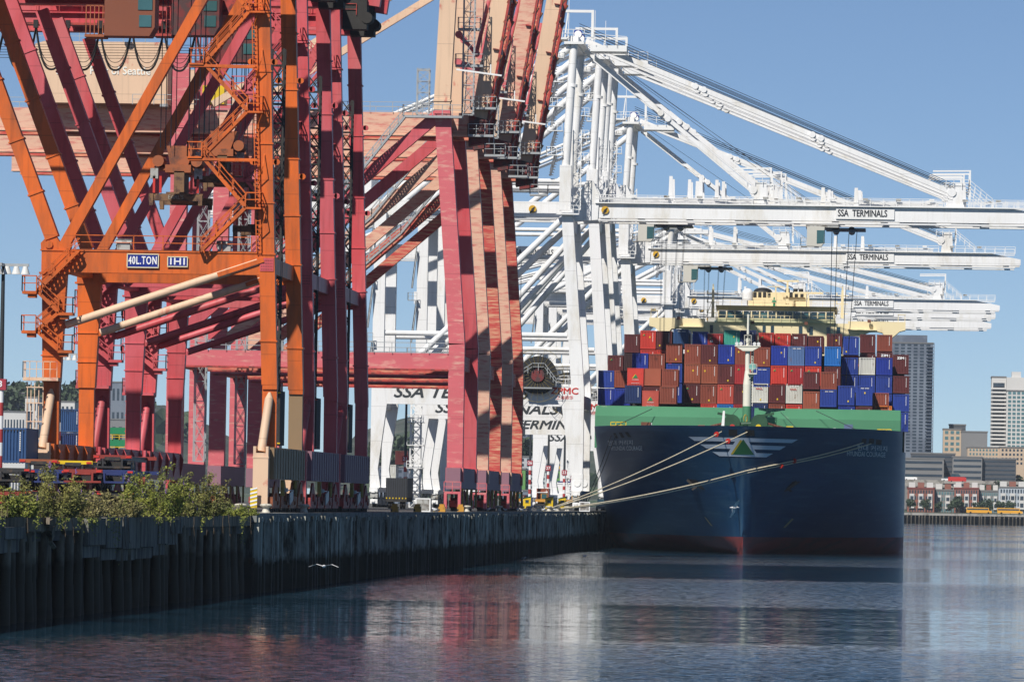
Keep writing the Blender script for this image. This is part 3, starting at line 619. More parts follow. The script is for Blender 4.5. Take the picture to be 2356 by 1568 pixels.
    festoon(r, [-33.5+k*2.8 for k in range(9)], 4.2, 41.7, 3.7, BLACK) if label.startswith('dark red') else None
    m = MB(); m.bx(-34, -11, 4.1, 4.3, 41.9, 42.1); m.build('festoon_rail', mach, r)
    if label.startswith('dark red'):
        m = MB()
        for k in range(6): m.tube((-48, 5.5+k*1.4, 39.0+.35*k), (-7, 5.5+k*1.4, 39.2+.35*k), .022, n=4, cap=False)
        m.build('trolley_wire', WIRE, r)
    # hoist ropes, head block, spreader
    zb = 23.9+sprd_dz; m = MB()
    for x in (-10, -9.2, -7.8, -7.0):
        for y in (8, 11): m.tube((x, y, zb+4.2), (x, y, 41), .035, n=4, cap=False)
    m.build('hoist_rope', WIRE, r)
    h = MB(); h.bx(-9.6, -7.6, 8, 11, zb+2.3, zb+2.9); h.prism([(-9.3, zb+2.9), (-7.9, zb+2.9), (-7.4, zb+4.4), (-9.6, zb+4.4)], 8.6, 10.4)
    for x in (-10.2, -7.2): h.tube((x, 8.3, zb+3.2), (x, 10.7, zb+3.2), .45, n=12)
    h.bx(-10.6, -6.6, 8.6, 10.4, zb+2.5, zb+2.7); hb = h.build('head_block', ORM, r)
    s = MB(); s.bx(-10.6, -6.4, 6.2, 6.5, zb, zb+.55); s.bx(-9.3, -7.7, 6.5, 12.5, zb+.1, zb+.7); s.bx(-10.6, -6.4, 12.5, 12.8, zb, zb+.55); s.bx(-8.9, -8.1, 8, 11, zb+.7, zb+2.4)
    for x in (-10.55, -6.75):
        for y in (6.1, 12.4): s.bx(x, x+.3, y, y+.5, zb-.35, zb+.5)
    sp = s.build('spreader', paint('rust_brown_steel', (0.20, 0.11, 0.055), (0.08, 0.04, 0.03), .4, 2, rough=.8), r)
    s = MB()
    for x in (-10.2, -9.7, -7.3, -6.8): s.bx(x-.09, x+.09, 6.1, 6.3, zb+.6, zb+1.9)
    each(s, 'flipper_arm', LETR, sp); s = MB()
    for x in (-10.2, -6.8): s.bx(x-.3, x+.3, 6.1, 6.5, zb+1.7, zb+2.5)
    each(s, 'flipper_box', GREYW, sp)
    if M is ORANGE: text("EARL'S", (-8.5, 6.17, zb+.27), paint('worn_lettering', (.4, .35, .28)), sp, .42)
    # zigzag stairs on the waterside leg
    pts = [V(-5.6, -.9, 19.72), V(-2.2, -.9, 23.1), V(-5.6, -.9, 26.9), V(-2.2, -.9, 30.4), V(-5.6, -.9, 34.0), V(-2.2, -.9, 38.0), V(-5.4, -.9, 41.6)]
    for p, q in zip(pts, pts[1:]):
        m = MB(); m.flight(p, q, .8); m.build('stair_flight', M, r)
    for i, p in enumerate(pts[1:]):
        s = -1 if p.x < -4 else 1; m = MB(); a, b = (p.x-1.1, p.x) if s < 0 else (p.x, p.x+1.2)
        m.bx(a, b, -1.5, -.2, p.z-.14, p.z); e = a if s < 0 else b
        m.rail([(p.x, -1.5, p.z), (e, -1.5, p.z), (e, -.3, p.z)], 1.1, 1.2, .08); m.build('stair_platform', M, r)
        if s < 0:
            m = MB(); m.bx(p.x-1.1, wl(p.z)-.5, -.55, -.35, p.z-.3, p.z-.1); m.bx(p.x-1.1, wl(p.z)-.5, -1.4, -1.25, p.z-.3, p.z-.1); m.build('bracket', M, r)
    m = MB()
    for z in [19.8+.33*i for i in range(60)]: m.beam((wl(z)-.75, -.75, z), (wl(z)-.4, -.75, z), .05)
    for dx in (-.75, -.42): m.beam((wl(19.7)+dx, -.75, 19.7), (wl(40)+dx, -.75, 40), .07)
    for z in (21, 25, 29, 33, 37): m.beam((wl(z)-.6, -.9, z), (wl(z)-.1, -1.4, z+1.2), .06); m.beam((wl(z)-.1, -1.4, z+1.2), (wl(z)-.1, -.6, z+2.2), .06)
    m.build('cable_ladder', M, r)
    # walkway on the portal beam
    m = MB(); m.bx(-15.5, -1.6, -.5, .5, 19.74, 19.78); m.build('walkway', mach, r)
    m = MB(); m.rail([(-15.3, -.5, 19.75), (-1.8, -.5, 19.75)], 1.1, 2.2, .07); m.build('walkway_railing', M, r)
    for x in (-11.6, -3.9):
        m = MB(); m.bx(x-.5, x+.5, -.4, .4, 19.72, 20.3); m.tube((x-.6, 0, 20.3), (x+.6, 0, 20.3), .3, n=10); m.build('winch_motor', GREYW, r, True)
    # landside stair tower
    lp = [V(-17.6, -1.1, 12.0), V(-16.3, -1.1, 12.05), V(-18.0, -1.1, 13.5), V(-16.3, -1.1, 14.9), V(-18.0, -1.1, 16.5), V(-14.9, -1.1, 19.6)]
    for p, q in zip(lp[1:], lp[2:]):
        m = MB(); m.flight(p, q, .75); m.build('stair_flight', M, r)
    for i, p in enumerate(lp[1:5]):
        s = 1 if p.x > -17 else -1; m = MB(); e = p.x+s*1.1; m.bx(min(p.x, e), max(p.x, e), -1.7, -.5, p.z-.22, p.z)
        m.bx(p.x+s*.1, p.x+s*.7, -1.5, -.6, p.z-.5, p.z-.22); m.rail([(p.x, -1.7, p.z), (e, -1.7, p.z), (e, -.5, p.z)], 1.15, 1.1, .08); m.build('stair_platform', M, r)
    m = MB(); m.bx(-18.9, -16.2, -1.8, -.5, 9.7, 9.95); m.rail([(-18.9, -.5, 9.95), (-18.9, -1.8, 9.95), (-16.3, -1.8, 9.95)], 1.2, .55, .06); m.build('stair_platform', beige, r)
    m = MB()
    for a in range(5): x = -18.6+a*.3; m.beam((x, -1.6+abs(a-2)*.15, 5.2), (x, -1.6+abs(a-2)*.15, 9.6), .06)
    for z in (5.3, 6.6, 8, 9.2): m.bx(-18.65, -17.35, -1.65, -1.55, z-.04, z+.04)
    m.build('ladder_cage', beige if M is ORANGE else M, r)
    # cable lattice between the waterside legs
    m = MB(); lattice(m, -1.1, 9.5, 9.2, 36, 1.0, .1, 1.5); m.build('lattice_tower', DARK, r)
    m = MB(); m.bx(-1.7, -.3, 8, 11.5, 5.2, 9.4); o = m.build('electric_room', DARK, r)
    m = MB(); m.bx(-1.75, -.25, 7.9, 7.98, 5.3, 5.4); m.bx(-1.75, -.25, 7.9, 7.98, 9.2, 9.3); m.bx(-1.03, -.97, 7.9, 7.98, 5.3, 9.3); m.build('door_frame', YELLOW if M is ORANGE else mach, o)
    m = MB(); m.tube((.6, 4.5, 1.6), (.6, 4.5, 1.9), .22, n=10); m.bx(.5, .6, 4.5, 9, 1.7, 1.78); m.add([(.6, 7.2, .6), (.6, 9.6, 1.0), (.6, 9.6, 1.8), (.6, 7.2, 1.5), (.7, 7.2, .6), (.7, 9.6, 1.0), (.7, 9.6, 1.8), (.7, 7.2, 1.5)], [(0, 1, 2, 3), (7, 6, 5, 4), (0, 4, 5, 1), (1, 5, 6, 2), (2, 6, 7, 3), (3, 7, 4, 0)]); m.build('gangway', STEEL, r)
    if sign:
        for x0, x1, z0, z1, tx, ts, sh in ((-11.25, -8.87, 18.45, 19.45, '40L.TON', .84, 1.0), (-8.15, -6.65, 18.55, 19.28, 'IHI', .74, 1.35)):
            m = MB(); m.bx(x0, x1, -.62, -.5, z0, z1); s = m.build('capacity_sign', BLUEK, r)
            m = MB()
            for a in ((x0-.04, x1+.04, z0-.04, z0+.03), (x0-.04, x1+.04, z1-.03, z1+.04), (x0-.04, x0+.03, z0, z1), (x1-.03, x1+.04, z0, z1)): m.bx(a[0], a[1], -.65, -.6, a[2], a[3])
            m.build('sign_border', paint('cream_border', (.75, .68, .45)), s)
            text(tx, ((x0+x1)/2, -.64, (z0+z1)/2), LETW, s, ts, bold=.016, fit=(2.15 if len(tx) > 4 else 1.1), space=1.18)
        m = MB(); m.bx(-1.25, -.72, -3.0, -2.92, .35, 1.85); hz = m.build('hazard_board', YELLOW, r)
        for i in range(5):
            m = MB(); z = .45+i*.3; m.prism([(-1.25, z), (-.72, z+.14), (-.72, z+.26), (-1.25, z+.12)], -3.03, -2.99); m.build('stripe', LETW, hz)
    return r
old_crane('bright orange portal crane with a blue 40L.TON sign on its beam', 430, ORANGE, paint('khaki_sill', (0.26, 0.17, 0.09), rough=.6, vary=.1), ORM, BEIGE, 0, True)
PURP = paint('sill_shade_mauve', (0.26, 0.13, 0.17), rough=.6, vary=.08)  # purple of the shaded side put into the sill colour
old_crane('pink-red portal crane just behind the orange one', 458, RED1, PURP, REDM, RED2, 3.0, False)
old_crane('dark red portal crane, third in the row behind the orange one', 486, RED2, PURP, REDM, RED1, .3, False)

# ------------------------------------------------------------------ faded red cranes with raised booms
def faded_crane(label, Y0, cols, house):
    r = thing('container_crane', label, 'crane', (RAILX, Y0, DECK), 'faded red cranes with raised booms'); D = 20.0
    near, far, mastm, diag = cols
    for y, M in ((0, near), (D, far)):
        m = MB(); m.bx(-.85, .85, y-.7, y+.7, 4.7, 18.1); m.beam((0, y, 18.0), (-2.05, y, 43.5), 1.7, 1.4); m.build('leg', M, r)
        m = MB(); m.bx(-.95, .95, y-.8, y+.8, 3.2, 4.75); m.build('leg_base', M, r)
        m = MB(); m.bx(-31.4, -29.6, y-.7, y+.7, 4.7, 49); m.build('leg', PINKW, r)
        m = MB(); m.bx(-31.6, -29.4, y-.8, y+.8, 41, 41.3); m.bx(-31.6, -29.4, y-.8, y+.8, 17, 17.2); m.build('flange', PINKW, r)
        m = MB(); m.prism([(-29.6, 15.2), (-.8, 15.2), (-.8, 17.0), (-29.6, 17.0)], y-.6, y+.6); m.build('portal_beam', PINKW if M is near else PINKW2, r)
        m = MB(); m.bx(-31, -.9, y-.9, y-.7, 15.1, 15.3); m.build('beam_flange', REDM, r)
        m = MB(); m.rail([(-29, y-.8, 17.0), (-1, y-.8, 17.0)], 1.1, 2.0, .07); m.build('walkway_railing', STEEL, r)
        m = MB(); m.beam((-29.8, y, 19.0), (-2.2, y, 43.0), 1.25, 1.0); m.build('diagonal_brace', diag, r)
        m = MB(); m.beam((-2.1, y, 43.3), (-1.35, y, 62), 1.75, 1.5); m.bx(-3.0, -1.1, y-.85, y+.85, 44.2, 44.4); m.build('mast', mastm, r)
        if house: m = MB(); m.beam((-1.5, y, 59.5), (-27, y, 43.6), .75, .7); m.build('backstay', BEIGE, r)
    for x, z in ((-1.9, 42), (-30.5, 42), (-30.5, 16), (-.6, 16.2)):
        m = MB(); m.bx(x-.6, x+.6, .7, D-.7, z-.8, z+.8); m.build('cross_beam', PINKW2, r)
    for x in (0, -30.5):
        m = MB(); m.bx(x-.8, x+.75, -2.2, D+2.2, 2.4, 4.7); m.build('sill_beam', PURP, r); bogies(r, x, -2.2, D+2.2, REDM, 4)
        for i in range(4):
            m = MB(); m.bx(x+.8, x+1.0, -.5+i*6.6, -.1+i*6.6, .5, 2.5); m.build('buffer', OLIVE, r)  # buffer yellow dimmed to olive, shade put into the colour
    for y in (6.5, 13.5):
        m = MB(); m.bx(-62, 1.2, y-.7, y+.7, 41.0, 43.4); m.bx(-62, 1.3, y-1.0, y+.9, 40.85, 41.0); m.build('main_girder', PINKW3 if y < 10 else PINKW2, r)
        m = MB(); m.rail([(-60, y-.9, 43.4), (-3, y-.9, 43.4)], 1.1, 2.5, .06); m.build('girder_railing', STEEL, r)
        # raised boom
        a, b = V(1.3, y, 41.6), V(6.3, y, 73); m = MB(); m.beam(a, b, 1.75, 1.2); m.build('raised_boom', mastm if y < 10 else PINKW2, r)
        u = (b-a).normalized(); n = V(u.z, 0, -u.x); m = MB(); m.beam(a+n*1.0, b+n*1.0, .25, 1.5); o = m.build('boom_rail', REDM, r)
        m = MB()
        for i in range(14): c = a+u*(1+i*2.2); m.beam(c+n*.9, c+u*.9+n*1.2, .3, 1.3)
        stuff(m.build('rail_clip', ORM, o))
        m = MB()
        for i in range(5): c = a+u*(3+6*i)+V(0, -.7, 0); m.beam(c+n*.8, c+n*.2, .12, .5)
        m.build('pad_eye', REDM, r)
        m = MB(); m.prism([(.4, 39.8), (2.6, 40.2), (2.6, 42.6), (.4, 43.2)], y-.9, y+.9); m.tube((1.6, y-1.3, 41.3), (1.6, y+1.3, 41.3), .55, n=12); m.build('boom_hinge', DKRED, r)
        m = MB(); m.tube((-.9, y+.3, 52), (1.0, y+.3, 50), .22, n=8); m.tube((1.0, y+.3, 50), (3.2, y+.3, 60), .22, n=8); m.tube((-.9, y-.2, 49), (1.2, y-.2, 48.4), .25, n=8)
        for c in ((-.9, 52), (1.0, 50), (-.9, 49), (1.2, 48.4)): m.tube((c[0], y-.6, c[1]), (c[0], y+.6, c[1]), .4, n=10)
        m.build('folded_stay', PINKW, r, True)
    for i in range(5):
        z = 44+i*6; x = 1.7+.16*(z-41.6); m = MB(); m.bx(x-.5, x+.5, 7.1, 12.9, z, z+.9); m.build('boom_cross_tie', PINKW3, r)
    for x0, x1, z, y in ((-6.2, .2, 42.6, -1.6), (.6, 3.4, 44.0, 4.6), (.4, 3.2, 41.0, 4.4), (-.8, 1.6, 52.5, 3.5), (-1.0, 2.0, 48.5, 3.2), (2.2, 4.4, 38.9, 5.0)):
        m = MB(); m.bx(x0, x1, y, y+1.2, z-.25, z); m.rail([(x0, y+1.2, z), (x0, y, z), (x1, y, z), (x1, y+1.2, z)], 1.15, 1.0, .07); m.build('platform', STEEL, r)
    m = MB(); m.flight((-13, -1.4, 33.5), (-6.0, -1.4, 42.4), .8); m.build('stair_flight', STEEL, r)
    m = MB(); m.flight((-22, -1.4, 25.5), (-13, -1.4, 33.5), .8); m.build('stair_flight', STEEL, r)
    m = MB(); lattice(m, -4.2, .5, 42.8, 47.8, 1.3, .07, 1.2); m.build('stair_cage', STEEL, r)
    m = MB(); lattice(m, .5, 2.6, 43, 58, 1.2, .07, 1.6); m.build('ladder_tower', STEEL, r)
    m = MB(); m.beam((-.5, -1.4, 47.6), (4.4, -1.4, 47.0), .18); m.beam((3.2, -1.4, 47.1), (3.2, -1.4, 48.2), .12); m.build('light_arm', WHITE2, r)
    m = MB(); m.bx(-47, -32.4, 3, 17, 43.8, 50.2); m.prism([(-47, 50.2), (-32.4, 50.2), (-33, 50.5), (-46, 50.5)], 3, 17); hs = m.build('machinery_house', BEIGE, r)
    m = MB(); m.rail([(-47, 3, 50.5), (-32.5, 3, 50.5)], 1.1, 2.4, .06); m.build('roof_railing', STEEL, hs)
    m = MB(); m.bx(-33, -32.2, 1.6, 3, 43.4, 43.7); m.rail([(-36, 1.6, 43.6), (-29, 1.6, 43.6)], 1.1, 1.2, .07); m.build('platform', STEEL, r)
    if house:
        text('Port of Seattle', (-37.6, 2.96, 47.3), paint('chalk_lettering', (.82, .82, .76)), hs, 1.25, fit=6.6, bold=.01)
        m = MB(); m.prism([(-44.2, 47.6), (-43.0, 48.9), (-43.0, 47.6)], 2.9, 3); m.bx(-44.6, -43.1, 2.93, 3, 46.9, 47.25); m.prism([(-43.2, 45.2), (-42.7, 45.7), (-42.7, 46.8), (-43.2, 46.8)], 2.93, 3); m.build('emblem', LETW, hs)
        for x in (-44, -37):
            m = MB(); m.tube((x, 2.2, 51), (x, 2.2, 51.7), .5, .12, n=12); m.build('floodlight', LETW, hs)
    m = MB(); m.bx(-28.8, -26.4, 5, 8, 44, 46); m.build('hoist_box', YELLOW, r)
    # hanging access: lattice near the landside, warning sign
    m = MB(); m.bx(-.55, .65, -.86, -.81, 3.55, 4.4); s = m.build('warning_sign', YELLOW, r)
    for i in range(3):
        m = MB(); m.bx(-.4, .5, -.88, -.85, 3.68+i*.23, 3.78+i*.23); m.build('sign_line', LETK, s)
    m = MB(); m.bx(-.9, .9, -3.2, -2.0, 1.9, 2.15); m.rail([(-.9, -3.2, 2.1), (.9, -3.2, 2.1)], 1.1, .9, .08); m.bx(-.9, -.6, -3.2, -2.0, .3, 1.9); m.bx(.6, .9, -3.2, -2.0, .3, 1.9); m.build('end_platform', PINKW, r)
    m = MB(); lattice(m, -29, 10, 5, 40, 1.2, .08, 2.2); m.build('ladder_tower', STEEL, r)
    return r
faded_crane('faded red crane with raised beige boom and lettered beige machinery house', 612, (PINKW, RED2, BEIGE, RED1), True)
faded_crane('beige and red crane with raised boom, middle of the three raised booms', 651, (PINKW3, PINKW2, PINKW3, PINKW3), False)
faded_crane('worn beige-red crane whose raised boom stands closest to the white cranes', 690, (PINKW3, PINKW2, BEIGE, PINKW2), False)

# ------------------------------------------------------------------ white ship-to-shore cranes
def white_crane(label, Y0, bz, apex, cab_x, detail=2, reel=True, house=None, load=True, pz=0.0):
    slim = 'twin masts' in label
    r = thing('container_crane', label, 'crane', (RAILX, Y0, DECK), 'white ship-to-shore cranes'); D = 19.0; G = -30.5
    gx = -1.0-.05*(bz-17)            # inland lean of the waterside legs
    for y in (0, D):
        m = MB(); m.bx(-1.0, .75, y-.8, y+.8, 3.0, 5.5); m.build('leg_base', WHITE, r)
        m = MB(); m.tube((-.1, y-.95, 4.2), (-.1, y-.75, 4.2), .55, n=16); m.build('cable_drum', WHITE2, r, True)
        m = MB(); m.prism([(-.95, 5.5), (.7, 5.5), (.7, 18), (gx+.85, bz+1), (gx-.85, bz+1), (-1.3, 18+pz), (-2.6, 14.6+pz), (-1.2, 5.8)], y-.75, y+.75); m.build('leg', WHITE, r)
        m = MB(); m.prism([(G-.85, 3.0), (G+.75, 3.0), (G+.3, 5.8), (G+1.5, 14.6+pz), (G+.9, 18+pz), (G+.9, bz+1.5), (G-.85, bz+1.5)], y-.75, y+.75); m.build('leg', WHITE, r)
        m = MB(); m.bx(G-.6, .65, y-.7, y+.7, (14.6 if (y == 0 and not slim) else 16.7)+pz, 18.0+pz); m.build('portal_beam', WHITE, r)
        m = MB(); m.rail([(G+1, y-.6, 18.0+pz), (-1.6, y-.6, 18.0+pz)], 1.2, 1.6, .08); m.build('walkway_railing', WHITE2, r)
        m = MB(); m.tube((G+.6, y, 17.5), (gx-.5, y, bz-.3), .5, n=16); m.build('diagonal_tube', WHITE, r, True)
        if not slim: m = MB(); m.tube((G+.6, y, 26.3), (-2.0, y, 26.3), .4, n=14); m.build('tie_tube', WHITE, r, True)
        # mast, back legs, backstays
        mx = gx-.3
        m = MB(); m.beam((mx, y, bz+.8), (mx, y, bz+7.6), 1.75, 1.6); m.build('mast_base', WHITE, r)
        m = MB(); m.tube((mx, y, bz+7.6), (mx+.9, y, apex-2.5), .62, n=16); m.tube((mx+.85, y, apex-9), (mx+.86, y, apex-8.6), .7, n=16); m.build('mast', WHITE, r, True)
        m = MB(); m.tube((mx+.4, y, apex-3), (G+.3, y, bz+1.6), .55, n=14); m.build('back_leg', WHITE, r, True)
        m = MB(); m.tube((mx+.2, y, apex-1.5), (G-26, y, bz+2.6), .28, n=10); m.tube((mx+.2, y+1, apex-2.4), (G-26, y+1, bz+2.4), .28, n=10); m.build('backstay', WHITE, r, True)
        m = MB(); m.tube((mx, y, bz+5.2), (G, y, bz+5.2), .36, n=12); m.build('upper_tie', WHITE, r, True)
    for x, z, h in ((0, 16.3, 2), (G, 16.3, 2.6), (gx, bz-.8, 2.4), (G, bz-.8, 2.4), (gx+.6, apex-2, 1.6)):
        m = MB(); m.bx(x-.7, x+.6, .8, D-.8, z-h/2, z+h/2); m.build('cross_beam', WHITE, r)
    for x in (-.1, G):
        m = MB(); m.bx(x-.7, x+.7, -3.0, D+3.0, 2.3, 3.0) ; m.build('sill_beam', WHITE, r); bogies(r, x, -3, D+3, GREYW, 4, z1=2.3)
        for i in range(3 if detail > 1 else 1):
            m = MB(); m.bx(x-.5, x+.6, -3.6, -3.05, .6+i*.85, 1.25+i*.85); m.bx(x-.3, x+.2, -3.8, -3.6, .8+i*.7, 1.1+i*.7); m.build('bumper_gear', GREYW if i % 2 else WHITE2, r)
    # main girder landward, boom seaward
    for y in (5.5, 13.5):
        m = MB(); m.bx(G-28, gx+1.4, y-.65, y+.65, bz, bz+2.35); m.bx(G-28, gx+1.4, y-.8, y+.85, bz-.35, bz-.15); m.build('main_girder', WHITE, r)
        m = MB(); m.prism([(gx+3.2, bz), (66, bz), (70, bz+.15), (70, bz+1.2), (64, bz+2.35), (gx+3.2, bz+2.35)], y-.65, y+.65); m.build('boom', WHITE, r)
        m = MB(); m.bx(gx+3.2, 69, y-.75, y+.7, bz-.42, bz-.2); o = m.build('trolley_rail', WHITE, r)
        m = MB(); m.rail([(gx+4, y-.9, bz+2.35), (55, y-.9, bz+2.35)], 1.15, 2.0, .07); m.rail([(58, y-.9, bz+2.35), (69, y-.9, bz+2.35)], 1.15, 2.0, .07); m.bx(gx+4, 69, y-1.2, y-.65, bz+2.2, bz+2.36); m.build('boom_railing', WHITE2, r)
        m = MB(); m.tube((gx+5, y-.3, bz+3.0), (26, y-.3, bz+3.0), .18, n=8); m.tube((28, y-.3, bz+2.9), (54, y-.3, bz+2.9), .14, n=8); m.build('cable_pipe', WHITE2, r, True)
        m = MB(); m.prism([(gx+.9, bz-.6), (gx+4.4, bz-.3), (gx+4.6, bz+3.4), (gx+3.6, bz+5.6), (gx+2.6, bz+5.6), (gx+.9, bz+2.5)], y-.9, y+.9); m.build('boom_hinge', WHITE, r)
        for px, ph in ((26.5, 3.4), (56.5, 3.6)):
            m = MB(); m.prism([(px-1.1, bz+2.35), (px+1.1, bz+2.35), (px+.9, bz+2.35+ph), (px-.7, bz+2.35+ph)], y-.5, y+.5); m.tube((px-1.1, y-.7, bz+4.6), (px-1.1, y+.7, bz+4.6), .65, n=14); m.build('stay_post', WHITE, r, True)
            m = MB(); m.beam((px+1.6, y, bz+4), (px+1.6, y, bz+8), .25); m.beam((px-4, y, bz+7.8), (px+1.7, y, bz+7.9), .22); m.rail([(px-2, y-.9, bz+5.4), (px+1.5, y-.9, bz+5.4), (px+5, y-.9, bz+2.6)], 1.1, 1.2, .07); m.build('service_jib', WHITE2, r)
        for px in (13, 17.5, 36, 41):
            if px > 20: ph = 2.8
            else: ph = 4.2
            m = MB(); m.beam((px, y, bz+2.3), (px, y, bz+2.3+ph), .75, .6, .5, .5); m.build('latch_post', WHITE, r)
        # forestays: pairs of pipes with knuckles, wire ropes above
        ax = gx+.9
        for px, sz, rr in ((55.4, bz+4.6, .3), (25.4, bz+4.6, .27)):
            m = MB(); a, b = V(ax+1.2, y, apex-1.6 if px > 40 else apex-3.0), V(px, y, sz)
            for dy in (-.45, .45): m.beam(a+V(0, dy, 0), b+V(0, dy, 0), .75 if px > 40 else .62, .2)
            for t in ((.3, .62) if px > 40 else (.45,)):
                c = a.lerp(b, t); u = (b-a).normalized(); m.tube(c+V(0, -.8, 0), c+V(0, .8, 0), .48, n=12); m.tube(c+u*1.4+V(0, -.8, 0), c+u*1.4+V(0, .8, 0), .48, n=12)
            m.build('forestay', WHITE, r)
        m = MB()
        for k in range(3): m.tube((ax+.2, y+.3*k-.3, apex+1.0-.35*k), (58, y+.3*k-.3, bz+4.9-.25*k), .045, n=5, cap=False)
        if y < 10: m.tube((ax+1, y, apex-2), (33, y, bz+3), .035, n=5, cap=False)
        m.build('boom_hoist_rope', WIRE, r)
    for i in range(9):
        m = MB(); xx = 8+i*7.4; m.bx(xx-.35, xx+.35, 6.15, 12.85, bz+.5, bz+1.5); m.build('boom_cross_tie', WHITE, r)
    for i in range(12):
        m = MB(); xx = 7+i*5; m.bx(xx, xx+.8, 4.2, 4.7, bz+3.2, bz+3.5); m.build('floodlight', GREYW if i % 3 else WHITE2, r)
    # apex platform and sheaves
    ax = gx+.6; m = MB(); m.bx(ax-1.4, ax+1.6, -1.2, D+1.2, apex-2.6, apex-2.2); m.rail([(ax-5, -1.2, apex-1.6), (ax+1.6, -1.2, apex-1.6)], 1.2, .8, .08); m.rail([(ax+1.6, -1.2, apex-2.2), (ax+8, -1.2, apex-2.6)], 1.2, 1.5, .08); m.bx(ax-5, ax-1, -1.2, 3, apex-1.9, apex-1.6); m.bx(ax+2.5, ax+8, -.6, 4, apex-3.6, apex-2.7); m.build('apex_platform', WHITE2, r)
    for y in (5.5, 13.5):
        m = MB(); m.tube((ax+.3, y-.4, apex-.6), (ax+.3, y+.4, apex-.6), .55, n=18); s = m.build('sheave', WHITE2, r, True)
        m = MB(); m.tube((ax+.3, y-.25, apex-.5), (ax+.3, y+.25, apex-.5), .68, n=18); m.build('sheave_rim', BLUEK, s, True)
    m = MB(); m.beam((ax-4, -.5, apex+2.4), (ax+3, -.5, apex+2.4), .4, .3); m.beam((ax+2.8, -.5, apex-2), (ax+2.8, -.5, apex+2.6), .4); m.beam((ax-.8, -.5, apex-2), (ax-.8, -.5, apex+5.4), .08); m.beam((ax-1.4, -.5, apex-2), (ax-.9, -.5, apex+2.5), .2); m.build('service_jib', WHITE2, r)
    # zigzag stair on the landward side of the mast
    mx = gx-.3; n = 5; z0 = bz+6; dz = (apex-4-z0)/n
    for i in range(n):
        m = MB(); m.flight((mx-2.3, -.4, z0+dz*i), (mx-1.5, -.4, z0+dz*i+dz*.8), .9)
        for k in range(int(dz*.8/.4)): t = k*.4/(dz*.8); m.bx(mx-2.5+.8*t, mx-1.8+.8*t, -.85, -.8, z0+dz*i+k*.4, z0+dz*i+k*.4+.16)
        m.build('stair_flight', STEELD, r)
        m = MB(); z = z0+dz*(i+.85); m.bx(mx-2.9, mx-.5, -1.0, .6, z-.12, z); m.rail([(mx-.6, -1.0, z), (mx-2.9, -1.0, z), (mx-2.9, .6, z)], 1.2, .9, .07); m.build('stair_platform', WHITE2, r)
    m = MB(); lattice(m, mx+1.6, 1.5, bz+1, bz+13, 1.2, .07, 1.7); m.build('ladder_tower', WHITE2, r)
    m = MB(); m.bx(mx-1.2, mx+2.2, -1.8, -.8, bz+.1, bz+.3); m.rail([(mx-1.2, -1.8, bz+.3), (mx+2.2, -1.8, bz+.3)], 1.2, .9, .08); m.build('platform', WHITE2, r)
    m = MB(); m.flight((G-1.6, -1.2, 18), (G-.9, -1.2, 24), .8); m.flight((G-1.6, -1.2, 27), (G-.9, -1.2, 33), .8); m.flight((G-1.6, -1.2, 36), (G-.9, -1.2, 42), .8)
    for z in (25, 34): m.bx(G-2.2, G-.6, -1.9, -.75, z-.1, z); m.rail([(G-.7, -1.9, z), (G-2.2, -1.9, z), (G-2.2, -.8, z)], 1.2, .8, .07)
    m.build('stair_flight', STEEL, r)
    # operator cab under the trolley
    if cab_x is not None:
        m = MB(); m.bx(cab_x-1.5, cab_x+3.5, 5, 14, bz-.95, bz-.56); m.build('trolley', GREYW, r)
        c = MB(); c.prism([(cab_x-1.3, bz-3.9), (cab_x+.9, bz-3.9), (cab_x+1.25, bz-3.4), (cab_x+1.35, bz-.95), (cab_x-1.3, bz-.95)], 2.6, 4.9); cb = c.build('operator_cab', paint('cab_grey', (.56, .54, .48), vary=.05), r)
        c = MB(); c.prism([(cab_x+.2, bz-3.5), (cab_x+1.2, bz-3.4), (cab_x+1.3, bz-1.5), (cab_x+.2, bz-1.5)], 2.54, 2.62); c.bx(cab_x+1.22, cab_x+1.4, 2.7, 4.8, bz-3.4, bz-1.3); c.build('window', GLASSB, cb)
        c = MB(); c.bx(cab_x-2.2, cab_x-1.3, 2.6, 4.9, bz-4.0, bz-3.85); c.rail([(cab_x-1.4, 2.6, bz-3.85), (cab_x-2.2, 2.6, bz-3.85), (cab_x-2.2, 4.9, bz-3.85)], 1.2, .8, .07); c.build('platform', GREYW, cb)
        if load:
            m = MB()
            for dx in (2.4, 3.2, 5.0, 6.2):
                for y in (7.5, 11.5): m.tube((cab_x+dx, y, bz-1), (cab_x+3.2+(dx-4)*.55, y, 12), .028, n=4, cap=False)
            m.build('hoist_rope', WIRE, r)
            m = MB(); m.bx(cab_x+1.5, cab_x+7.5, 6, 13, bz-1.2, bz-.95); m.tube((cab_x+3, 6, bz-1.2), (cab_x+3, 13, bz-1.2), .5, n=12); m.tube((cab_x+5.4, 6, bz-1.2), (cab_x+5.4, 13, bz-1.2), .5, n=12); m.build('hoist_trolley', STEELD, r)
    # signs
    m = MB(); m.bx(38, 46.8, 4.62, 4.75, bz+.35, bz+2.0); s = m.build('boom_sign', WHITE2, r); text('SSA  TERMINALS', (42.0, 4.6, bz+1.2), LETK, s, 1.45, bold=.03, fit=7.4)
    m = MB(); m.bx(-24, -15.2, 4.62, 4.75, bz+.35, bz+2.0); s = m.build('girder_sign', WHITE2, r); text('SSA  TERMINALS', (-19.6, 4.6, bz+1.2), LETK, s, 1.45, bold=.03, fit=7.4)
    if not slim: text('SSA TERMINALS', (-18.0, -.73, 16.35+pz), paint('charcoal_lettering', (.03, .036, .042)), r, 2.3, shear=.3, bold=.07, fit=20.4)
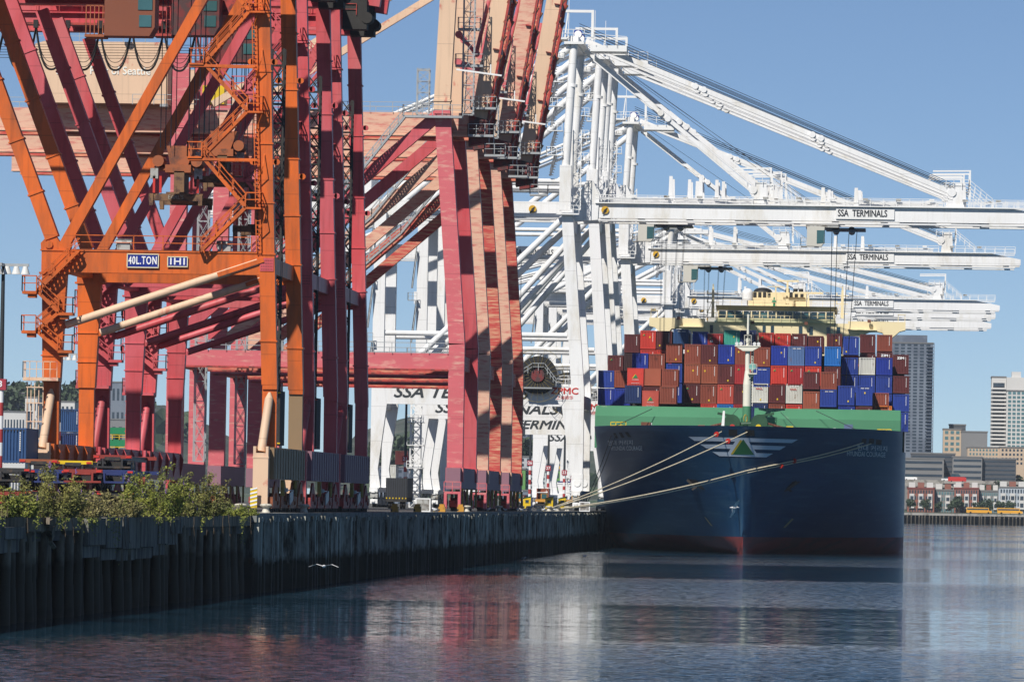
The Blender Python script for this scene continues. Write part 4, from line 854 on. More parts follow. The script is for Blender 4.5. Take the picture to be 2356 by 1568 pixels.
    m = MB(); m.bx(-4.6, .2, -.78, -.71, 15.5+pz, 17.6+pz); s = m.build('maker_sign', WHITE2, r); text('ZPMC', (-2.2, -.8, 16.9+pz), LETR, s, 1.35, bold=.04, fit=4.1); text('上海振华', (-2.2, -.8, 15.9+pz), LETR, s, .65)
    for xx in (gx-5.5, gx+5.5):
        m = MB(); m.tube((xx, 4.6, bz+1.2), (xx, 4.8, bz+1.2), .58, n=18); s = m.build('hazard_disc', paint('hazard_amber', (.62, .36, .02)), r)
        for k in (-.45, -.1, .25):
            m = MB(); m.prism([(xx-.35+k*.3, bz+.95+k*.7), (xx-.15+k*.3, bz+.88+k*.7), (xx+.35+k*.2, bz+1.25+k*.7), (xx+.22+k*.2, bz+1.38+k*.7)], 4.56, 4.6); m.build('stripe', LETK, s)
    if reel:
        c = V(-6.2, -2.0, 19.6+pz*.6); m = MB(); m.tube(c+V(0, -.2, 0), c+V(0, .2, 0), 2.9, n=36); o = m.build('cable_reel', BLACK, r)
        m = MB(); m.tube(c+V(0, -.5, 0), c+V(0, -.2, 0), 1.0, n=24); m.build('reel_hub', DKRED, o)
        m = MB()
        for i in range(24): a = i*math.pi/12; m.beam(c+V(math.cos(a)*1.2, -.35, math.sin(a)*1.2), c+V(math.cos(a)*3.9, -.35, math.sin(a)*3.9), .03)
        for i in range(24):
            a, b = i*math.pi/12, (i+1)*math.pi/12; m.beam(c+V(math.cos(a)*4, -.35, math.sin(a)*4), c+V(math.cos(b)*4, -.35, math.sin(b)*4), .05)
        m.build('reel_spokes', OLIVE, o)
        m = MB(); m.bx(-8.4, -4, -2.9, -2.5, 18.2, 18.4); m.rail([(-9, -2.9, 19.6), (-7, -2.9, 20.9), (-5.2, -2.9, 20.9), (-3.4, -2.9, 18.6)], 1.1, .8, .09); m.build('reel_platform', STEEL, o)
    if house is not None:
        m = MB(); m.bx(G-2+house, G+15+house, 3, 16, bz+2.6, bz+8.6); h = m.build('machinery_house', WHITE, r); m = MB(); m.rail([(G-2+house, 2.6, bz+2.6), (G+15+house, 2.6, bz+2.6)], 1.1, 1.8, .07); m.build('platform', WHITE2, h)
        text('SSA Terminals', (G+7.5+house, 2.94, bz+5.5), LETK, h, 1.9)
        m = MB(); m.prism([(G-.8+house, bz+5.2), (G+.6+house, bz+5.0), (G+1.1+house, bz+6.6)], 2.9, 2.97); m.build('emblem', LETG, h)
    return r
WC = [('white crane nearest the camera, its big boom crossing the sky above the ship', 854, 44.3, 72.7, 35, True, None, True),
      ('white crane standing directly behind the nearest white one', 932, 48.3, 76.6, 6, True, -24, True),
      ('white crane with twin masts peeking right behind the second one', 968, 50.1, 78.0, None, False, None, False),
      ('white crane with lower mast top whose boom hangs under the nearest boom', 1042, 46.0, 73.4, 9.5, True, None, True),
      ('far white crane with the upper of three boom tips near the right edge', 1242, 44.7, 64, None, False, 2, False),
      ('far white crane with the middle of three boom tips near the right edge', 1292, 44.7, 64, 6, False, None, True),
      ('farthest white crane with the lowest boom tip near the right edge', 1346, 44.2, 64, None, False, None, False)]
for i, (lab, Y0, bz, ap, cx, reel, hs, ld) in enumerate(WC): white_crane(lab, Y0, bz, ap, cx, 2, reel, hs, ld, (1, 0, 0, -1, -1, -1, -1)[i])
# ------------------------------------------------------------------ container ship
SX, SY = -20.8, 803.0
ship = thing('container_ship', 'huge navy blue container ship moored bow towards the camera', 'ship', (SX, SY, 0))
SL = V(-SX, -SY, 0)
HB = 22.8
def hp(z):
    k = min(1, max(0, z/17.6)); return 95-57*k**.75, -(max(0, z-3)**1.4)*.19, 1.7+.5*k, .75+1.15*k**.6
def hullY(xl, z):
    L, s0, n, m = hp(z); u = min(abs(xl)/HB, 1.0); return SY+s0+L*(1-(1-u**m)**(1/n))
US = [0, .004, .015, .035, .07, .12, .18, .25, .33, .42, .51, .6, .68, .75, .81, .86, .9, .935, .96, .978, .99, .997, 1.0]
US = [-u for u in US[:0:-1]]+US
def hull_rows(zs, us, back=True):
    vs, fs = [], []
    cols = len(us)+(2 if back else 0)
    for z in zs:
        row = [(SX+u*HB, hullY(u*HB, z), z) for u in us]
        if back: row = [(SX-HB, SY+335, z)]+row+[(SX+HB, SY+335, z)]
        vs += row
    for j in range(len(zs)-1):
        for i in range(cols-1): fs.append((j*cols+i, j*cols+i+1, (j+1)*cols+i+1, (j+1)*cols+i))
    if back:
        for j in range(len(zs)-1): fs.append((j*cols+cols-1, j*cols, (j+1)*cols, (j+1)*cols+cols-1))
    return vs, fs
def ship_part(m, name, mat, parent=None, smooth=False):
    if parent is None: return m.build(name, mat, ship, smooth, loc=SL)
    return m.build(name, mat, parent, smooth)
m = MB(); m.add(*hull_rows([-2, -1, 0, 1, 2.4], US)); ship_part(m, 'boot_topping', HULLR, None, True)
m = MB(); m.add(*hull_rows([2.4, 3.5, 5, 6.5, 8, 9.5, 11, 12.5, 14, 15], US)); hull = ship_part(m, 'hull', HULLB, None, True)
ub = [u for u in US if abs(u) <= .985]
m = MB(); v1, f1 = hull_rows([15, 15.8, 16.6, 17.3, 17.9], ub, False); m.add(v1, f1)
v2 = [(x*.994+SX*.006, y+.35, z) for x, y, z in v1]; m.add(v2, [f[::-1] for f in f1]); nc = len(ub); o = 4*nc; t = len(v1)
m.f += [(o+i, o+i+1, t+o+i+1, t+o+i) for i in range(nc-1)]; ship_part(m, 'bulwark', HULLB, None, True)
m = MB(); m.add([(SX+u*HB, hullY(u*HB, 15)+.1, 14.98) for u in US]+[(SX+HB, SY+334, 14.98), (SX-HB, SY+334, 14.98)], [tuple(range(len(US)+2))]); ship_part(m, 'main_deck', GREEND)
m = MB(); m.add([(SX+u*HB, hullY(u*HB, 16.6)+.4, 16.6) for u in ub]+[(SX+HB*.98, 842, 16.6), (SX-HB*.98, 842, 16.6)], [tuple(range(len(ub)+2))]); ship_part(m, 'forecastle_deck', GREEND)
def bow_scuffs():       # pale rubbed streaks down the stem and drag marks along the starboard bow
    nt = HULLB.node_tree; N = nt.nodes; L = nt.links; bs = N['Principled BSDF']; src = bs.inputs['Base Color'].links[0].from_socket
    geo = N.new('ShaderNodeNewGeometry'); sx = N.new('ShaderNodeSeparateXYZ'); L.new(geo.outputs['Position'], sx.inputs[0])
    a = N.new('ShaderNodeMath'); a.operation = 'ADD'; a.inputs[1].default_value = -SX; L.new(sx.outputs[0], a.inputs[0]); b = N.new('ShaderNodeMath'); b.operation = 'ABSOLUTE'; L.new(a.outputs[0], b.inputs[0])
    r = N.new('ShaderNodeMapRange'); r.inputs[1].default_value = .2; r.inputs[2].default_value = 2.6; r.inputs[3].default_value = .55; r.inputs[4].default_value = 0; L.new(b.outputs[0], r.inputs[0])
    mp = N.new('ShaderNodeMapping'); mp.inputs['Scale'].default_value = (1.6, .3, .12); L.new(geo.outputs['Position'], mp.inputs[0]); n = N.new('ShaderNodeTexNoise'); n.inputs['Scale'].default_value = 1; n.inputs['Detail'].default_value = 5; L.new(mp.outputs[0], n.inputs['Vector'])
    q = N.new('ShaderNodeMapRange'); q.inputs[1].default_value = .42; q.inputs[2].default_value = .66; L.new(n.outputs[0], q.inputs[0])
    f = N.new('ShaderNodeMath'); f.operation = 'MULTIPLY'; L.new(r.outputs[0], f.inputs[0]); L.new(q.outputs[0], f.inputs[1])
    mp2 = N.new('ShaderNodeMapping'); mp2.inputs['Scale'].default_value = (.25, .12, 1.7); mp2.inputs['Rotation'].default_value = (0, .55, 0); L.new(geo.outputs['Position'], mp2.inputs[0]); n2 = N.new('ShaderNodeTexNoise'); n2.inputs['Scale'].default_value = 1; n2.inputs['Detail'].default_value = 5; L.new(mp2.outputs[0], n2.inputs['Vector'])
    q2 = N.new('ShaderNodeMapRange'); q2.inputs[1].default_value = .52; q2.inputs[2].default_value = .72; q2.inputs[4].default_value = .45; L.new(n2.outputs[0], q2.inputs[0])
    g = N.new('ShaderNodeMath'); g.operation = 'MAXIMUM'; L.new(f.outputs[0], g.inputs[0]); L.new(q2.outputs[0], g.inputs[1])
    mx = N.new('ShaderNodeMix'); mx.data_type = 'RGBA'; mx.inputs[7].default_value = (.06, .13, .20, 1); L.new(g.outputs[0], mx.inputs[0]); L.new(src, mx.inputs[6]); L.new(mx.outputs[2], bs.inputs['Base Color'])
bow_scuffs()
def onhull(pts, off, name, mat, nu=14, nv=3, crop=None, parent=None):
    """a painted quad laid on the bow: corner directions are mapped to the plating"""
    P = [at(x, y, 800) for x, y in pts]; m = MB(); vs = []
    for j in range(nv+1):
        for i in range(nu+1):
            u, v = i/nu, j/nv; a = P[0].lerp(P[1], u); b = P[3].lerp(P[2], u); c = a.lerp(b, v)
            d = (hullY(c.x-SX, c.z)-SY)
            vs.append((c.x, hullY(c.x-SX, c.z)-off, c.z))
    m.add(vs, [(j*(nu+1)+i, j*(nu+1)+i+1, (j+1)*(nu+1)+i+1, (j+1)*(nu+1)+i) for j in range(nv) for i in range(nu)])
    return m.build(name, mat, parent or hull)
c7 = lambda x, y: ((2780+x/4.3545)/1.73854, (1600+y/4.3545)/1.73854)
c6 = lambda x, y: ((2340+x/4.5308)/1.73854, (1640+y/4.5308)/1.73854)
c8 = lambda x, y: ((3180+x/4.356)/1.73854, (1600+y/4.356)/1.73854)
LOGO = paint('bow_mark_grey', (0.60, 0.68, 0.80), vary=.05); GOLD = paint('bow_mark_gold', (0.60, 0.45, 0.03)); LGRN = paint('bow_mark_green', (0.02, 0.14, 0.05))
for q in ([c6(1880, 480), c7(1800, 685), c7(1690, 746), c6(1990, 555)], [c7(95, 768), c7(690, 776), c7(635, 848), c7(205, 838)], [c7(985, 783), c7(1590, 803), c7(1480, 868), c7(1040, 858)],
          [c7(308, 898), c7(1365, 928), c7(1245, 995), c7(430, 972)], [c7(725, 700), c7(815, 690), c7(632, 945), c7(588, 908)], [c7(850, 690), c7(938, 708), c7(1078, 920), c7(1040, 955)], [c7(780, 690), c7(890, 692), c7(870, 740), c7(800, 735)]):
    onhull(q, .06, 'bow_emblem_bar', LOGO, 24, 3)
onhull([c7(850, 690), c7(858, 690), c7(1038, 952), c7(664, 943)], .10, 'bow_emblem_triangle', LGRN, 10, 8)
onhull([c7(806, 688), c7(832, 712), c7(668, 943), c7(628, 942)], .10, 'bow_emblem_edge', GOLD, 4, 8)
def hull_text(s, cx, cy, w_px, h_px, mat):
    me = text_mesh(s, 1.0, depth=0.0).copy(); c = at(cx, cy, 812)
    xs = [v.co.x for v in me.vertices]; zs = [v.co.z for v in me.vertices]; kx = (w_px/16.1)/(max(xs)-min(xs)); kz = (h_px/16.1)/(max(zs)-min(zs))
    for v in me.vertices:
        X = c.x+v.co.x*kx; zz = c.z+v.co.z*kz; v.co = (X, hullY(X-SX, zz)-.09, zz)
    me.materials.clear(); me.materials.append(mat); return link('ship_name', me, hull)
NAMEM = paint('ship_name_grey', (0.85, 0.86, 0.88), vary=.1)
x, y = c6(628, 590); hull_text('현대 커리지', x, y, 65, 11, NAMEM)
x, y = c6(740, 690); hull_text('HYUNDAI COURAGE', x, y, 80, 9.5, NAMEM)
x, y = c8(1350, 840); hull_text('현대 커리지', x, y, 68, 12.5, NAMEM)
x, y = c8(1240, 940); hull_text('HYUNDAI COURAGE', x, y, 87, 11, NAMEM)
for q in ([(430, 392), (480, 392), (525, 485), (470, 485)], [(545, 385), (605, 385), (655, 480), (595, 480)], [(665, 380), (725, 380), (790, 470), (730, 470)]): onhull([c6(*p) for p in q], .05, 'fairlead_shade_patch', DARK, 3, 2)  # flat dark quads paint the shade inside the fairleads
for q in ([(605, 515), (750, 520), (750, 625), (605, 620)], [(890, 525), (1050, 530), (1050, 632), (890, 628)]): onhull([c7(*p) for p in q], .05, 'fairlead_shade_patch', DARK, 4, 2)
for q in ([(1170, 655), (1245, 660), (1230, 735), (1150, 730)], [(1290, 650), (1380, 655), (1370, 740), (1280, 735)], [(1410, 665), (1510, 670), (1500, 755), (1400, 750)]): onhull([c8(*p) for p in q], .05, 'fairlead_shade_patch', DARK, 3, 2)
for cx, cy, sx, sy in ((1625, 1199, 9, 11), (1811, 1203, -9, 11)):
    onhull([(cx-sx-1, cy-sy), (cx-sx+3, cy-sy+2), (cx+sx+1, cy+sy), (cx+sx-3, cy+sy-1)], .06, 'thruster_mark', paint('thruster_mark_tan', (.35, .30, .15)), 6, 3)
for cx, cy in ((1596, 1112), (1826, 1116)):       # anchors over flat brown patches that paint the shade of their recesses
    p = at(cx, cy, 815); yy = hullY(p.x-SX, p.z); m = MB()
    sg = 1 if cx < 1700 else -1; onhull([(cx-16*sg, cy-10), (cx+4*sg, cy-9), (cx+24*sg, cy+14), (cx+14*sg, cy+12)], .05, 'anchor_recess_shade', paint('recess_shade_brown', (.045, .035, .03), vary=.4, scale=2), 8, 5)
    m.beam((p.x-.6*sg, yy-.25, p.z+.5), (p.x+.6*sg, yy-.1, p.z-.6), .35, .4); m.beam((p.x+.1*sg, yy-.2, p.z-.9), (p.x+1.0*sg, yy-.1, p.z-.3), .3, .4)
    ship_part(m, 'anchor', paint('anchor_dark', (0.035, 0.028, 0.022), vary=.3))
# breakwater
BY = 842.0
def wall_px(x0, x1): return at(x0, 950, BY).x, at(x1, 950, BY).x
a, b = wall_px(1369, 2072); mid = at(1728, 950, BY).x
br = MB()
for x0, x1 in ((a, mid-.45), (mid+.45, b)):
    br.add([(x0, BY, 15), (x1, BY, 15), (x1, BY, 19.75), (x0, BY, 19.75), (x0, BY+2.4, 21.3), (x1, BY+2.4, 21.3), (x0, BY+2.8, 21.3), (x1, BY+2.8, 21.3), (x0, BY+2.8, 15), (x1, BY+2.8, 15)],
           [(0, 1, 2, 3), (3, 2, 5, 4), (4, 5, 7, 6), (6, 7, 9, 8), (0, 3, 4, 6, 8), (1, 9, 7, 5, 2)])
bw = ship_part(br, 'breakwater', GREEN)
for x, y, w, h in ((1497, 976, 6, 3), (1920, 988, 6, 3.5)):
    p = at(x, y, BY); m = MB(); m.bx(p.x-w/32, p.x+w/32, BY-.08, BY, p.z-.25, p.z+.25); ship_part(m, 'notice_plate', LETW)
p = at(1486, 979, BY); m = MB(); m.bx(p.x-.7, p.x+.7, BY-.5, BY, p.z-.9, p.z+.55); ship_part(m, 'deck_locker', RUSTC)
p = at(1952, 988, BY); m = MB(); m.bx(p.x-.65, p.x+.65, BY-.07, BY, p.z-1.0, p.z+.8); ship_part(m, 'breakwater_door', paint('slate_blue_door', (.10, .14, .26)))
for x0, x1, y in ((1405, 1440, 986), (2018, 2050, 1003)):
    p, q = at(x0, y, 838), at(x1, y, 838); m = MB(); m.rail([(p.x, 838, p.z), (q.x, 838, q.z)], 1.0, .75, .12); m.build('guard_rail', YELLOW, ship, loc=SL)
for x0, x1, y in ((1478, 1492, 990), (1533, 1552, 989), (1590, 1625, 988), (1800, 1840, 990), (1878, 1894, 993)):
    p, q = at(x0, y, 828), at(x1, y, 828); m = MB(); m.rail([(p.x, 828, p.z-.3), (q.x, 828, q.z-.3)], .75, .8, .1); m.build('guard_rail', YELLOW, ship, loc=SL)
for cx, dc, sgn in ((1684, LETR, -1), (1747, YELLOW, 1)):         # anchor windlasses
    c = at(cx, 972, 822); w = MB(); w.tube(c+V(0, -.7, 0), c+V(0, .7, 0), 1.2, n=24); w.tube(c+V(-sgn*1.2, 0, -.2), c+V(-sgn*2.2, 0, -.2), .35, n=12); w.bx(c.x-1.6, c.x+1.6, c.y-.6, c.y+1.2, 16.6, c.z-.3); w.beam((c.x-sgn*.3, c.y, c.z+.9), (c.x+sgn*2.1, c.y, c.z+1.35), .35)
    wd = ship_part(w, 'windlass', GREEND, None, True)
    m = MB(); m.tube(c+V(sgn*.3*0-.1*sgn, -1.1, -.65), c+V(-.1*sgn, -.9, -.65), .42, n=18); m.build('brake_disc', dc, wd)
    m = MB(); hw_ = c+V(-sgn*2.0, 0, .6)
    for i in range(16): t0, t1 = i*math.pi/8, (i+1)*math.pi/8; m.beam(hw_+V(math.cos(t0)*.25, 0, math.sin(t0)*.55), hw_+V(math.cos(t1)*.25, 0, math.sin(t1)*.55), .09)
    m.build('hand_wheel', dc if dc is YELLOW else RUSTC, wd)
    m = MB()
    for i in range(7):
        u = i/7; p = c+V(sgn*(1.1+2.9*u), -.2, -.1-.75*u); q = p+V(sgn*.5, 0, -.13); m.tube(p, q, .16, n=8); m.tube(p+V(0, -.12, .1), q+V(0, .12, .1), .1, n=6)
    m.build('anchor_chain', RUSTC, wd, True)
    m = MB(); p = c+V(sgn*4.4, 0, -.75); m.tube(p-V(.5, 0, 0), p+V(.5, 0, 0), .32, n=12); m.build('chain_stopper', dc, wd)
p = at(1662, 975, 818); m = MB(); m.beam((p.x, 818, 17), (p.x+.2, 818, p.z+1.9), .5, .5, .3, .3); m.build('deck_crane', LETW, ship, loc=SL)
# foremast
MX = at(1718, 950, 836).x; m = MB(); m.tube((MX, 836, 16), (MX, 836, 21.4), .62, n=16); ship_part(m, 'foremast_base', GREEN, None, True)
FMW = paint('mast_cream', (0.76, 0.74, 0.64), vary=.05)
m = MB(); m.tube((MX, 836, 21.4), (MX, 836, 24.6), .60, n=16); m.tube((MX, 836, 24.6), (MX, 836, 26.6), .60, .36, n=16); m.tube((MX, 836, 26.6), (MX, 836, 30.4), .34, n=14); m.tube((MX, 836, 31.5), (MX, 836, 34.9), .2, .14, n=10); m.tube((MX, 836, 30.3), (MX, 836, 31.6), .22, .4, n=12)
fm = ship_part(m, 'foremast', FMW, None, True)
m = MB(); m.prism([(MX-1.8, 30.15), (MX+1.8, 30.15), (MX+.7, 29.5), (MX-.7, 29.5)], 835.3, 836.7); m.bx(MX-1.9, MX+1.9, 835.2, 836.8, 30.15, 30.3); m.rail([(MX-.5, 835.4, 30.3), (MX+.5, 835.4, 30.3)], 1.5, .5, .06); m.build('cross_platform', FMW, fm)
for dx in (-1.6, -1.0, 1.0, 1.6):
    m = MB(); m.tube((MX+dx, 835.2, 30.55), (MX+dx, 835.7, 30.6), .26, .2, n=12); m.build('floodlight', LETW, fm)
m = MB(); m.bx(MX-.42, MX+.42, 835.6, 836.4, 31.45, 31.95); m.build('lamp_box', BLACK, fm)
m = MB(); m.tube((MX+.75, 835.0, 27.2), (MX+.75, 835.6, 27.2), .52, .18, n=16); m.tube((MX+.75, 835.6, 27.2), (MX+.75, 836.2, 27.2), .18, n=10); m.build('fog_horn', paint('horn_teal', (.18, .42, .38)), fm, True)
m = MB(); m.bx(MX+.1, MX+1.4, 835, 836.4, 26.1, 26.25); m.rail([(MX+.2, 835, 26.25), (MX+1.4, 835, 26.25)], 1.3, .6, .06); m.prism([(MX+.2, 26.1), (MX+1.2, 26.1), (MX+.2, 25.3)], 835.5, 836.2); m.build('horn_platform', FMW, fm)
m = MB()
for dx in (.55, .8): m.beam((MX+dx, 836, 21.4), (MX+dx, 836, 30), .07)
for i in range(20): m.beam((MX+.55, 836, 21.6+i*.42), (MX+.8, 836, 21.6+i*.42), .05)
m.build('ladder', FMW, fm)
for p, q in (((1402, 986), (1500, 940)), ((1990, 997), (1878, 945)), ((1836, 988), (1796, 948)), ((1668, 975), (1700, 936))):
    a, b = at(*p, 836), at(*q, 841); m = MB(); m.tube(a, b, .05, n=4); m.build('stay_wire', WIRE, ship, loc=SL)
# ------------------------------------------------------------------ bridge and accommodation
QY = 1015.0
def W(x, y, Y=QY): return at(x, y, Y)
def slab(x0, x1, yt, yb, y0, y1, name, mat, par=None):
    p, q = W(x0, yt, y0), W(x1, yb, y0); m = MB(); zt = (W(x0, yt, y0).z+W(x1, yt+(x1-x0)*.0175, y0).z)/2; zb = zt-(yb-yt)*y0/LENS_F
    m.bx(p.x, q.x, y0, y1, zb, zt)
    return m.build(name, mat, ship if par is None else par, loc=SL if par is None else None), p.x, q.x, zb, zt
acc, x0, x1, zb, zt = slab(1620, 1951, 739, 745, QY, QY+16, 'upper_front', CREAM)
m = MB(); m.bx(x0, x1, QY, QY+16, 15, zb); acc = m.build('accommodation_block', CREAM, ship, loc=SL)
for xx, w in ((1637, 7), (1722, 7), (1758, 7), (1777, 7), (1842, 8), (1866, 8), (1906, 8), (1929, 8)):
    p = W(xx, 756+.0175*(xx-1780)); m = MB(); m.bx(p.x-w/25, p.x+w/25, QY-.1, QY+.05, p.z-.95, p.z+.5); m.build('window', GLASS, acc)
br_, bx0, bx1, bzb, bzt = slab(1649, 1922, 731, 739, QY-.6, QY+12, 'bridge_base', paint('olive_cream', (.62, .60, .36), vary=.05))
g, gx0, gx1, gzb, gzt = slab(1653, 1919, 714, 731, QY-.3, QY+12, 'wheelhouse', GLASS)
m = MB()
for i in range(15):
    xx = gx0+(gx1-gx0)*i/14; m.bx(xx-.11, xx+.11, QY-.5, QY-.2, gzb, gzt)
m.build('window_mullion', CREAM, g)
for i in range(14):
    xx = gx0+(gx1-gx0)*(i+.5)/14
    if i in (1, 2, 5, 10, 12): m = MB(); m.bx(xx-.5, xx+.5, QY-.36, QY-.3, gzb+.15, gzt-.3); m.build('window_pane', GLASSB, g)
m = MB(); m.add([(gx0-.3, QY-.3, gzt), (gx1+.3, QY-.3, gzt), (gx1+.5, QY-1.3, gzt+.95), (gx0-.5, QY-1.3, gzt+.95), (gx0-.3, QY+12, gzt), (gx1+.3, QY+12, gzt), (gx1+.5, QY+12, gzt+.95), (gx0-.5, QY+12, gzt+.95)], [(0, 1, 2, 3), (3, 2, 6, 7), (0, 3, 7, 4), (1, 5, 6, 2), (0, 4, 5, 1), (4, 7, 6, 5)]); m.build('bridge_brow', paint('tan_brow', (.68, .52, .30)), ship, loc=SL)
m = MB(); m.rail([(bx0, QY-.9, bzb+.1), (bx1, QY-.9, bzb+.1)], 1.1, 1.6, .07); m.build('bridge_railing', CREAM, ship, loc=SL)
m = MB(); m.rail([(gx0, QY-.4, gzt-.25), (gx1, QY-.4, gzt-.25)], .3, 1.4, .09, False); m.build('window_wiper_rail', LETW, ship, loc=SL)
m = MB(); m.rail([(gx0, QY, gzt+1), (gx1, QY, gzt+1)], 1.1, 2.0, .06); m.build('roof_railing', CREAM, ship, loc=SL)
for sgn, xo, xi in ((-1, 1494, 1620), (1, 2083.5, 1951)):
    p, q = W(xo, 729+.0175*(xo-1494)), W(xi, 730+.0175*(xi-1494)); z1 = p.z-.1; z0 = z1-1.45; X0, X1 = p.x, q.x
    t = lambda f: X0+(X1-X0)*f
    poly = [(t(0), z0), (t(0), z1), (t(1), z1), (t(1), z0-2.7), (t(.93), z0-2.2), (t(.75), z0-1.0), (t(.62), z0-.35), (t(.5), z0-.3), (t(.40), z0-.5), (t(.36), z0-1.1), (t(.36), z0-2.2), (t(.30), z0-2.2), (t(.22), z0-1.3), (t(.10), z0-.25)]
    if sgn > 0: poly = poly[::-1]
    m = MB(); m.prism(poly[::-1], QY-.2, QY+4.5); w = m.build('bridge_wing', CREAM, ship, loc=SL)
    m = MB(); m.bx(min(t(.5), t(1)), max(t(.5), t(1)), QY-1.2, QY-.2, z0-.15, z0); m.build('wing_ledge', CREAM, w)
    m = MB(); f = t(.08); m.beam((f-.5, QY, z1), (f-.5, QY, z1+1.3), .1); m.beam((f+.7, QY, z1), (f+.7, QY, z1+1.3), .1); m.bx(f-.6, f+.8, QY-.3, QY+1, z1+1.25, z1+1.35); m.build('wing_shelter', CREAM, w)
for xx, yy in ((1732, 741), (1855, 743), (1562, 731), (2000, 738)):
    p = W(xx, yy); m = MB(); m.bx(p.x-.3, p.x+.3, QY-1.3, QY-.9, p.z-.35, p.z+.2); m.bx(p.x-.06, p.x+.06, QY-.95, QY, p.z-.05, p.z+.05); m.build('floodlight', RUSTC, ship, loc=SL)
fu, fx0, fx1, fzb, fzt = slab(1722, 1855, 671, 704, QY+9, QY+17, 'funnel_casing', CREAM)
for xx in (1729, 1737, 1748, 1759, 1769, 1820, 1832, 1845):
    p = W(xx, 679, QY+9); m = MB(); m.bx(p.x-.28, p.x+.28, QY+8.9, QY+9.05, p.z-.35, p.z+.55); m.build('louvre', BLACK, fu)
m = MB(); p = W(1755, 671, QY+12)
for i in range(6): a0, a1 = math.radians(i*15), math.radians(i*15+15); m.tube((p.x, p.y, fzt+.9*math.sin(a0)), (p.x, p.y, fzt+.9*math.sin(a1)), 1.75*math.cos(a0*.9), 1.75*math.cos(a1*.9), n=20)
m.build('stack_top', BLACK, fu, True)
for xx in (1812, 1830, 1843):
    p = W(xx, 671, QY+12); m = MB(); m.tube((p.x, p.y, fzt), (p.x, p.y, fzt+.8), .42, .38, n=12); m.build('exhaust_pipe', BLACK, fu, True)
for xx, yt, yb in ((1641, 662, 730), (1938.5, 668, 732)):
    p, q = W(xx, yt, QY+2), W(xx, yb, QY+2); m = MB(); m.beam((p.x, QY+2, q.z), (p.x, QY+2, p.z), .55, .5, .4, .4); m.tube((p.x, QY+2, p.z), (p.x, QY+2, p.z+.7), .12, n=8)
    for k in (.15, .5, .8): z = q.z+(p.z-q.z)*k; m.bx(p.x-1.0, p.x+1.0, QY+1.9, QY+2.1, z, z+.12); m.bx(p.x-1.1, p.x-.9, QY+1.9, QY+2.1, z, z+.6)
    m.beam((p.x-1.2, QY+2, q.z), (p.x-.1, QY+2, q.z+3.2), .1); m.build('signal_mast', CREAM, ship, loc=SL)
p = W(1720, 678, QY+4); m = MB(); m.tube((p.x, QY+4, p.z-4), (p.x, QY+4, p.z-1), .1, n=8); m.tube((p.x, QY+4, p.z-1), (p.x, QY+4, p.z+.3), .98, n=18)
for i in range(5): a0, a1 = math.radians(i*17), math.radians(i*17+17); m.tube((p.x, QY+4, p.z+.3+.9*math.sin(a0)), (p.x, QY+4, p.z+.3+.9*math.sin(a1)), .98*math.cos(a0), .98*math.cos(a1), n=18)
m.build('radome', LETW, ship, True, loc=SL)
p, q = W(1812, 648, QY+6), W(1812, 700, QY+6); m = MB(); m.beam((p.x, QY+6, q.z), (p.x, QY+6, p.z), .6, .6, .3, .3); m.bx(p.x-1.9, p.x+2.0, QY+5.8, QY+6.2, p.z, p.z+.3)
p2 = W(1785, 660, QY+4); m.bx(p2.x-1.5, p2.x+1.5, QY+3.8, QY+4.2, p2.z, p2.z+.15); m.beam((p2.x, QY+4, q.z), (p2.x, QY+4, p2.z), .25)
p3 = W(1860, 676, QY+3); m.bx(p3.x-2.6, p3.x+2.6, QY+2.8, QY+3.2, p3.z, p3.z+.35); m.beam((p3.x, QY+3, p3.z-3.2), (p3.x, QY+3, p3.z), .6, .6, .2, .2); m.build('radar_mast', CREAM, ship, loc=SL)
p = W(1782, 690, QY+5); m = MB(); m.bx(p.x-1.2, p.x+1.9, QY+4, QY+6, p.z-.1, p.z); m.rail([(p.x-1.2, QY+4, p.z), (p.x+1.9, QY+4, p.z)], 1.2, .7, .08); m.rail([(p.x-2, QY+2, p.z-1.2), (p.x+3.5, QY+2, p.z-1.2)], 1.0, 1.2, .07); m.build('radar_platform', CREAM, ship, loc=SL)
p = W(1781, 700, QY+2); m = MB(); m.beam((p.x, QY+2, p.z-.8), (p.x, QY+2, p.z+1.3), .5, .4, .2, .2); m.tube((p.x, QY+2, p.z+.4), (p.x, QY+2, p.z+.7), .5, .3, n=10); m.build('searchlight', paint('signal_green', (.02, .22, .10)), ship, loc=SL)
# deck gear beside the breakwater
for sx_ in (-1, 1):
    m = MB(); xx = SX+sx_*(HB-.9); m.bx(xx-.7, xx+.6, 846, 848, 15, 17.6); m.rail([(xx-.5, 845, 15), (xx-.5, 860, 15)], 1.1, 1.5, .06); m.bx(xx-.2, xx+.2, 850, 850.4, 15, 21); m.build('side_gear', GREEND, ship, loc=SL)

